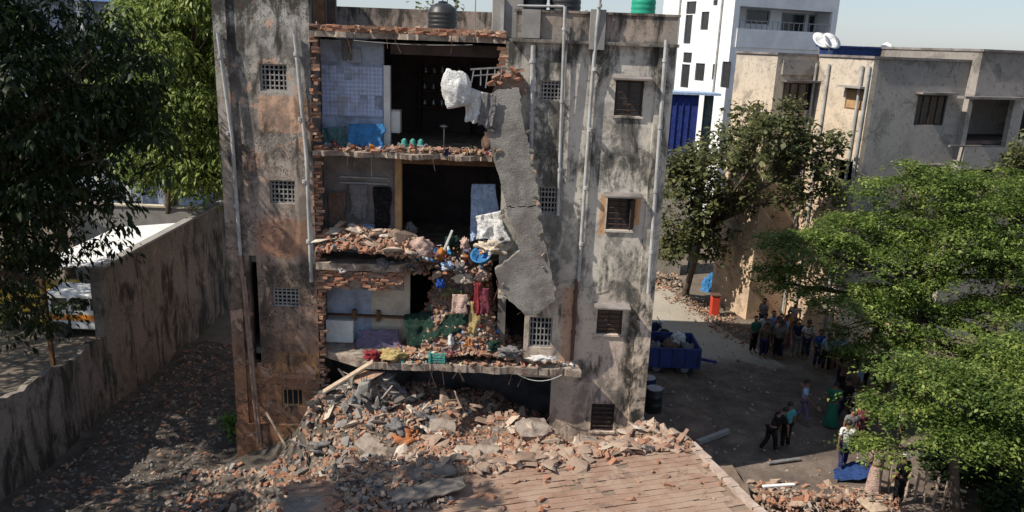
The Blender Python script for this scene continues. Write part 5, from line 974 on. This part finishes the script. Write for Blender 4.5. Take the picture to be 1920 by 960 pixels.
tree('gulmohar_tree','small fresh green tree leaning over the picket fence',(12.7,-1.0,0),(11.9,-1.6,3.3),.15,
  [(10.2,-2.4,3.7,1.1,1.0,.5),(11.2,-2.2,4.5,1.2,1.1,.5),(12.4,-2.2,4.6,1.2,1.1,.6),(9.5,-2.4,2.7,.6,.6,.3),(11.4,-2.8,3.4,1.1,.9,.5),(12.8,-2.6,3.4,1.0,.9,.7),(13.6,-1.4,4.9,1.2,1.2,.7),(10.4,-1.6,4.6,.7,.7,.35),(14.3,-2.2,3.6,1.1,1,.7),(13.6,-2.9,2.5,.9,.8,.5),(14.9,-.6,2.6,1.1,1,.8),(15.4,-.8,4.4,1.2,1.2,.7)], 60000, .10, 'flat', F4, 17, clump=.55, shell=.4)
tree('mango_tree','broad tree out of view near the tiled house, lower crown added to shade the yard',(-11.6,-9.2,0),(-11.4,-9,8),.28,[(-11.6,-9.4,13.2,2.2,1.8,2.0),(-12.8,-8.8,12.2,2,2,2),(-12.0,-10.2,12.0,1.8,1.6,1.6),(-14.2,-7.2,7.6,2.0,2.0,1.8),(-15.5,-5.6,7.4,2.2,1.8,2.0),(-13.6,-9,9.4,1.8,1.8,1.6)], 15000, .3, 'droop', F1, 19, clump=.5)  # lower crown blobs added out of view to shade the yard
tree('leafy_tree','tall tree behind the roof of the torn block',(-5.5,34,0),(-5.5,34,10),.3,[(-5.5,34,12.6,2.6,2,1.6),(-2,36,12.2,2,2,1.2)], 5000, .35, 'round', F3, 21, clump=.6)
tree('leafy_tree','tree crown rising behind the right end of the roof',(2.5,30,0),(2.5,30,9),.3,[(2.8,30,12.4,2.0,2,1.6),(5.2,31,11.5,1.6,1.6,1.8)], 4500, .35, 'round', F3, 22, clump=.6)
tree('leafy_tree','pale tree crown peeping over the beige block at its raised step',(23,14,0),(22.4,14,6),.25,[(19.3,9.2,8.7,.9,.9,.9),(20.2,10,7.8,1.4,1.3,1.3)], 3500, .18, 'round', F3, 23, clump=.4)
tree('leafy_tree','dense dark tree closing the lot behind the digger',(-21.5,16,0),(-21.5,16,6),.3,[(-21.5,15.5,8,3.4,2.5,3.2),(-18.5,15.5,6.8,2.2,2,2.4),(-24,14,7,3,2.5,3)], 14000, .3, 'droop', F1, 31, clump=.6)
tree('mango_tree','wide unseen tree added to shade the digger from the far side of the lot',(-27,6,0),(-26.5,6,6.5),.35,[(-26,6.5,9,3.2,4,3),(-24.5,3,9,2.6,3,2.6),(-27,9.5,9.5,3,3,3)], 12000, .34, 'droop', F1, 33, clump=.7)  # stands out of view, added so its crown shades the lot
for k, (x, y, h_, lb) in enumerate(((13.3,.5,1.5,'dark shrub added to darken the ground beside the leaning picket fence'),(14.7,-.1,1.7,'dark shrub added to darken the ground behind the small green tree trunk'),(15.4,1.6,1.9,'tall dark shrub added to darken the ground between the two green trees'),(13.9,-1.9,1.2,'low dark shrub added to darken the ground in front of the small green tree'))):
    tree('added_shrub', lb, (x,y,0), (x,y,h_*.6), .04, [(x,y,h_*.6,1.0,.9,h_*.45),(x+.7,y+.4,h_*.5,.8,.8,h_*.4)], 3000, .16, 'round', F1, 60+k, clump=.25, cat='shrub')  # dark shrubs added in place of shade over the bright ground
# small plants by the left bay
for k, (px, py, lb) in enumerate(((440,815,'small bright shrub at the foot of the left bay corner'),(330,352,'') )[:1]):
    q = fz(px,py,.3); tree('shrub', lb, (q.x,q.y,.15), (q.x,q.y,.5), .03, [(q.x,q.y,.65,.4,.35,.35)], 420, .14, 'round', F5, 25, clump=.2, cat='shrub')

# ================================================================== trailer, drums, fence, tarps
q = fz(1260,716); T0 = Vector((6.35,8.6,0)); mBl = simple('worn_blue_paint',(.03,.05,.19),(.02,.03,.10),3,.6,.2,.005,.35)
e = empty('trailer', T0, 'blue tipper trailer loaded with sacks beside the block', 'trailer')
MB().box(5.3,7.4,7.8,9.5,.55,.65).build('bed', mBl, e)
for x0,x1,y0,y1,nm in ((5.3,7.4,7.74,7.8,'side_panel'),(5.3,7.4,9.5,9.56,'side_panel'),(5.24,5.3,7.74,9.56,'tail_panel'),(7.4,7.46,7.74,9.56,'front_panel')): MB().box(x0,x1,y0,y1,.45,1.25).build(nm, mBl, e)
for k in range(5): x = 5.35+k*.5; MB().box(x,x+.06,7.69,7.739,.45,1.25).build('rib', mBl, e)
for x in (5.8,6.9):
    for y in (8.0,9.3): wh = MB().tube([(x,y-.1,.36),(x,y+.1,.36)],.35,16).build('wheel', M['black'], e); MB().tube([(x,y-.12,.36),(x,y-.101,.36)],.16,10).build('rim', M['metal'], wh)
MB().bar((7.46,8.6,.55),(8.3,8.6,.4),.1,.1).build('drawbar', mBl, e)
for k, (x, y, mt, lb) in enumerate(((5.7,8.2,cGy,'grey sack in the blue trailer at its tail'),(6.3,8.3,cBr,'brown sack in the middle of the blue trailer'),(6.9,8.2,cGy,'grey sack in the blue trailer next to its front panel'),(6.0,9.0,cNv,'navy bundle on the far side of the blue trailer'),(6.8,9.1,cW,'whitish sack on the far side of the blue trailer'))): lump('sack', (x,y,.66), (.65,.6,.75), mt, lb, 'sack', 60+k, .15)
def drum(x, y, mt, lb):
    e = empty('drum', (x,y,.02), lb, 'drum'); MB().lathe((x,y,.02),[(.29,0),(.3,.02),(.29,.28),(.305,.3),(.29,.32),(.29,.58),(.305,.6),(.29,.62),(.3,.86),(.29,.88)],20).build('body', mt, e, smooth=True); MB().lathe((x,y,.9),[(.28,.001),(.28,.02)],16).build('lid', M['metal'], e)
q = fz(1224,772); drum(q.x,q.y,M['black'],'black oil drum standing behind the blue trailer tail'); drum(q.x-.1,q.y+.9,cNv,'dark blue drum beside the black one')
e = empty('motorcycle', (6.1,11.6,0), 'dark motorcycle parked behind the blue trailer', 'motorcycle')
for x in (5.5,6.75): 
    wh = MB().tube([(x,11.55,.32),(x,11.65,.32)],.31,18).build('wheel', M['black'], e); MB().tube([(x,11.53,.32),(x,11.549,.32)],.2,12).build('rim', mT, wh)
MB().prism([(5.75,.4),(6.3,.35),(6.6,.75),(6.4,.92),(6.0,.8),(5.4,.78),(5.3,.7)],1,11.48,11.72).build('body', cNv, e, bevel=.03); MB().box(5.35,6.1,11.47,11.73,.8,.88).build('seat', M['black'], e, bevel=.03)
MB().tube([(6.75,11.6,.32),(6.5,11.6,1.0)],.035,8).tube([(6.45,11.25,1.05),(6.5,11.6,1.0),(6.45,11.95,1.05)],.02,6).build('fork', M['metal'], e); MB().lathe((6.62,11.6,.86),[(.03,0),(.09,.05),(.09,.12),(.03,.16)],12).build('headlight', M['white'], e)
PF = fz(1690,935); e = empty('picket_fence', (11.9,-.2,0), 'leaning weathered picket fence beside the small green tree', 'fence')
for k in range(9):
    x, y = 11.15+k*.2, .25-k*.13; tl_ = rnd.uniform(-.1,.1); MB().bar((x,y,.0),(x+tl_-.1,y-.12,1.05+rnd.uniform(-.15,.12)),.1,.025).build('picket', M['paleWood'], e)
for z in (.3,.75): MB().bar((11.0,.32,z),(12.95,-.95,z),.04,.07).build('rail', M['paleWood'], e)
def flat_tarp(pxs, mt, lb, sd, amp=.12):
    P = [fz(*p,.12) for p in pxs]; return drape('tarpaulin', P[0], P[1], P[3], P[2], mt, lb, 'tarpaulin', amp, sd, 12, 10, 2)
flat_tarp([(1572,868),(1640,865),(1655,900),(1560,902)], cloth('worn_blue_tarp',(.035,.08,.24)), 'blue tarpaulin spread on the ground before the fence', 1)
plank('pole', fz(1308,830,.15), fz(1366,808,.12), .16, .16, M['concrete'], 'grey concrete pole lying in the shaded lane', 'pole')
plank('plank', fz(1440,868,.1), fz(1500,860,.1), .12, .06, M['metal'], 'grey plank lying in the shaded lane near the fence', 'plank')
plank('plank', fz(1430,912,.5), fz(1490,908,.5), .1, .05, M['white'], 'white plank on the rubble strip beside the tiled roof corner', 'plank')
plank('plank', fz(1620,935,.4), fz(1650,960,.4), .5, .06, M['paleWood'], 'pale board lying on the rubble strip by the fence', 'plank')

# ================================================================== people
def skin(verts, edges, radii, sub=1):
    me = bpy.data.meshes.new('t'); me.from_pydata([tuple(v) for v in verts], edges, []); o = bpy.data.objects.new('t', me); COL.objects.link(o)
    o.modifiers.new('s','SKIN'); 
    for i, sv in enumerate(me.skin_vertices[0].data):
        r_ = radii[i]; sv.radius = r_ if hasattr(r_,'__len__') else (r_,r_); sv.use_root = (i == 0)
    m2 = o.modifiers.new('u','SUBSURF'); m2.levels = sub; m2.render_levels = sub
    dg = bpy.context.evaluated_depsgraph_get(); dg.update(); out = bpy.data.meshes.new_from_object(o.evaluated_get(dg)); bpy.data.objects.remove(o); bpy.data.meshes.remove(me)
    out.polygons.foreach_set('use_smooth', [True]*len(out.polygons)); return out
skinM = simple('brown_skin', (.20,.105,.06), (.16,.085,.05), 3, .6, .1, .003, .3, dirt=0); hairM = simple('black_hair', (.012,.01,.009), (.02,.018,.016), 8, .5, .3, .004, .3, dirt=0)
def joinmesh(a, extra):
    bm = bmesh.new(); bm.from_mesh(a); k = bmesh.new(); tmp = bpy.data.meshes.new('x'); tmp.from_pydata([tuple(v) for v in extra.v], [], extra.f); bm.from_mesh(tmp); bpy.data.meshes.remove(tmp); k.free()
    bmesh.ops.recalc_face_normals(bm, faces=bm.faces); bm.to_mesh(a); bm.free(); a.polygons.foreach_set('use_smooth', [True]*len(a.polygons)); return a
def make_pose(arms, legs, lean=0.0, skirt=False):
    J = {}; yb = -math.tan(lean)
    def tp(x, y, z): return Vector((x, y+yb*(z-.9), z-abs(yb)*max(0,z-.9)*.25))
    J['pel'] = tp(0,0,.92); J['sp'] = tp(0,0,1.1); J['ch'] = tp(0,-.01,1.28); J['nk'] = tp(0,0,1.42); J['hb'] = tp(0,-.015,1.49); J['hd'] = tp(0,-.02,1.56)
    V = [J['pel'],J['sp'],J['ch'],J['nk'],J['hb'],J['hd']]; E_ = [(0,1),(1,2),(2,3),(3,4),(4,5)]; Rd = [(.12,.10),(.115,.09),(.13,.095),(.055,.055),(.07,.08),(.078,.09)]
    armv = []; legv = []; hands = MB()
    for s_, (el, wr) in zip((-1,1), arms):
        b = len(V); sh = tp(s_*.17,0,1.35); el_ = Vector(el); wr_ = Vector(wr)
        hd = wr_+(wr_-el_).normalized()*.075
        V += [sh, el_, wr_, hd]; E_ += [(2,b),(b,b+1),(b+1,b+2),(b+2,b+3)]; Rd += [.055,.04,.028,(.036,.024)]; armv.append((sh,el_,wr_))
        d = (hd-wr_).normalized(); sx = d.cross(Vector((0,1,.1))).normalized()
        for k in range(4):
            f0 = hd+sx*((k-1.5)*.018); f1 = f0+d*(.045+.006*(k in (1,2)))+Vector((0,-.008,0)); f2 = f1+d*.03+Vector((0,-.022,0)); hands.tube([f0,f1,f2],[.009,.008,.006],5)
        t0 = wr_+d*.03-sx*.03; hands.tube([t0,t0-sx*.03+d*.03,t0-sx*.035+d*.06],[.011,.009,.007],5)
    for s_, (kn, an) in zip((-1,1), legs):
        b = len(V); hp = J['pel']+Vector((s_*.09,0,-.05)); kn = Vector(kn); an = Vector(an); toe = an+Vector((s_*.02,-.16,-.045))
        V += [hp, kn, an, toe]; E_ += [(0,b),(b,b+1),(b+1,b+2),(b+2,b+3)]; Rd += [.085,.058,.038,(.04,.028)]; legv.append((hp,kn,an))
    body = skin(V, E_, Rd); h = J['hd']
    hands.tube([h+Vector((0,-.085,.02)), h+Vector((0,-.115,-.01)), h+Vector((0,-.09,-.025))],[.012,.018,.012],6)      # nose
    for s_ in (-1,1): hands.tube([h+Vector((s_*.075,.0,.03)), h+Vector((s_*.095,.01,.0)), h+Vector((s_*.078,.0,-.03))],[.012,.018,.01],6)   # ears
    joinmesh(body, hands); body.materials.append(skinM)
    # hair cap
    bm = bmesh.new(); bmesh.ops.create_icosphere(bm, subdivisions=3, radius=1)
    for v in bm.verts: v.co = Vector((v.co.x*.098, v.co.y*.108, v.co.z*.105))*(1+.06*noise.noise(v.co*5))
    bmesh.ops.delete(bm, geom=[v for v in bm.verts if v.co.z < -.02+(.06 if v.co.y < -.03 else -.03)], context='VERTS')
    hair = bpy.data.meshes.new('hair'); 
    for v in bm.verts: v.co += h+Vector((0,.012,.03))
    bm.to_mesh(hair); bm.free(); hair.materials.append(hairM); hair.polygons.foreach_set('use_smooth', [True]*len(hair.polygons))
    # shirt
    V = [J['pel']+Vector((0,0,-.06)), J['sp'], J['ch'], J['nk']+Vector((0,0,-.035))]; E_ = [(0,1),(1,2),(2,3)]; Rd = [(.15,.125),(.145,.115),(.155,.12),(.075,.075)]
    for sh, el_, wr_ in armv: b = len(V); V += [sh+Vector((0,0,.005)), sh.lerp(el_,.75)]; E_ += [(2,b),(b,b+1)]; Rd += [.075,.062]
    shirt = skin(V, E_, Rd); shirt.materials.append(cW)
    if skirt:
        hp = J['pel']; mb = MB(); ft = (legv[0][2]+legv[1][2])/2; vs = []; n = 20
        for j in range(8):
            t = j/7; c = hp.lerp(Vector((ft.x,ft.y,.07)), t)
            for k in range(n): a = 2*pi*k/n; rr_ = (.145+.09*t)*(1+.06*sin(a*6+j*.3)*t); vs.append(c+Vector((cos(a)*rr_, sin(a)*rr_*.85, 0)))
        mb.add(vs, [(j*n+k,j*n+(k+1)%n,(j+1)*n+(k+1)%n,(j+1)*n+k) for j in range(7) for k in range(n)]); tr = bpy.data.meshes.new('skirt'); tr.from_pydata([tuple(v) for v in mb.v], [], mb.f); tr.polygons.foreach_set('use_smooth', [True]*len(tr.polygons))
    else:
        V = [J['pel']+Vector((0,0,.03))]; E_ = []; Rd = [(.14,.115)]
        for hp, kn, an in legv: b = len(V); V += [hp, kn, an+Vector((0,0,.04))]; E_ += [(0,b),(b,b+1),(b+1,b+2)]; Rd += [.105,.078,.066]
        tr = skin(V, E_, Rd)
    tr.materials.append(cNv)
    return dict(body=body, hair=hair, shirt=shirt, lower=tr, skirt=skirt)
A0 = (((-.24,.02,1.08),(-.23,-.06,.86)),((.24,.02,1.08),(.23,-.06,.86))); L0 = (((-.1,-.02,.48),(-.11,.02,.09)),((.1,-.02,.48),(.11,.02,.09))); LW = (((-.1,-.14,.5),(-.1,-.16,.1)),((.1,.02,.48),(.1,.26,.13)))
POSE = dict(stand=make_pose(A0, L0), walk=make_pose((((-.24,-.1,1.1),(-.22,-.3,.95)),((.24,.12,1.1),(.25,.16,.86))), LW), sari=make_pose((((-.24,.02,1.08),(-.12,-.16,1.0)),((.24,.02,1.08),(.23,-.06,.86))), L0, 0, True),
  raise_=make_pose((((-.34,-.05,1.42),(-.14,-.08,1.66)),((.34,-.05,1.42),(.14,-.08,1.66))), L0), bend=make_pose((((-.24,-.45,.98),(-.2,-.5,.72)),((.24,-.45,.98),(.2,-.5,.72))), LW, R(35)), fold=make_pose((((-.25,-.02,1.1),(-.02,-.2,1.15)),((.25,-.02,1.1),(.04,-.21,1.1))), L0))
def person(pose, px, py, rz, top_, low, label, cap=None, bare=False, z=.03, s=1.0, item=None):
    q = fz(px,py,z); P_ = POSE[pose]; e = empty('person', q, label, 'person', None, rz); e.scale = (s,s,s)
    def ch(nm, me, mt=None):
        o = bpy.data.objects.new(nm, me); COL.objects.link(o); o.parent = e
        if mt is not None: o.material_slots[0].link = 'OBJECT'; o.material_slots[0].material = mt
        return o
    ch('body', P_['body']); ch('hair', P_['hair'], cap)
    if not bare: ch('shirt', P_['shirt'], top_)
    ch('skirt' if P_['skirt'] else 'trousers', P_['lower'], low)
for a in (('stand',1470,842,R(200),cTq,cBk,'person in a turquoise shirt standing alone in the shaded lane'),('walk',1502,795,R(60),cLb,cPu,'person in a pale blue shirt and purple trousers walking in the lane'),
  ('sari',1556,800,R(150),cDg,cDg,'person in a long emerald green dress'),('walk',1578,880,R(170),cW,cNv,'person in a white shirt and navy trousers walking toward the fence'),
  ('stand',1530,690,R(10),cSky,cNv,'person in a bright blue shirt among the crowd edge'),('stand',1546,698,R(-30),cLb,cBk,'person in a pale blue shirt and black trousers beside the bright blue shirt'),
  ('fold',1432,668,R(20),cBr,cBk,'person in a brown shirt with folded arms near the road corner'),('stand',1455,672,R(-20),cGy,cBk,'person in a grey shirt next to the folded arms'),('stand',1410,662,R(30),cDg,cBk,'person in a green shirt nearest the peach wall'),
  ('stand',1490,668,R(0),cNv,cGy,'person in a navy shirt and grey trousers'),('fold',1508,672,R(-15),cW,cNv,'person in a white shirt with folded arms'),('sari',1472,650,R(15),cOr,cMa,'person in an orange blouse and maroon skirt'),
  ('stand',1590,772,R(160),cBr,cBr,'person in brown shirt and brown trousers behind the green dress'),('stand',1600,806,R(190),cGy,cBk,'person in a grey shirt and black trousers under the tree edge'),('sari',1606,840,R(170),cMa,cMa,'person in a long maroon dress'),
  ('walk',1580,790,R(120),cBk,cNv,'person in a black shirt under the tree edge'),('fold',1615,740,R(40),cNv,cBk,'person in a navy shirt with folded arms under the tree'),('stand',1640,752,R(10),cW,cBk,'person in a white shirt and black trousers under the tree'),
  ('sari',1560,690,R(20),cYe,cOr,'person in a mustard blouse and orange skirt'),('stand',1600,705,R(0),cGy,cNv,'person in a grey shirt and navy trousers under the tree')): person(*a)
SH = [(cW,'white'),(cGy,'grey'),(cBr,'brown'),(cNv,'navy'),(cPk,'pink'),(cOl,'olive'),(cMa,'maroon'),(cCr,'cream'),(cBk,'black'),(cLb,'pale blue')]
TR = [(cBk,'black'),(cGy,'grey'),(cBr,'brown'),(cNv,'navy'),(cOl,'olive')]; pr_ = random.Random(77); seen = set()
for k in range(26):
    while 1:
        a_, b_ = pr_.choice(SH), pr_.choice(TR)
        if (a_[1],b_[1]) not in seen and a_ != b_: break
    seen.add((a_[1],b_[1])); px = pr_.uniform(1425,1720); py = pr_.uniform(625,672) if px < 1560 else pr_.uniform(640,850)
    person(pr_.choice(('stand','fold','walk','stand')), px, py, R(pr_.uniform(-70,70)), a_[0], b_[0], f'person in {a_[1]} shirt and {b_[1]} trousers packed in the crowd beneath the wide tree', s=pr_.uniform(.93,1.05))
person('raise_',1575,748,R(175),None,cBk,'bare-chested person with both hands on the head',bare=True)
person('sari',1634,925,R(180),cPk,cPk,'person in a pink dress beside the blue tarpaulin'); person('stand',1681,948,R(200),cBk,cBk,'person in black with a white cap behind the picket fence',cap=cW)
person('bend',1440,850,R(110),cBk,cBk,'person in black bending over in the shaded lane')
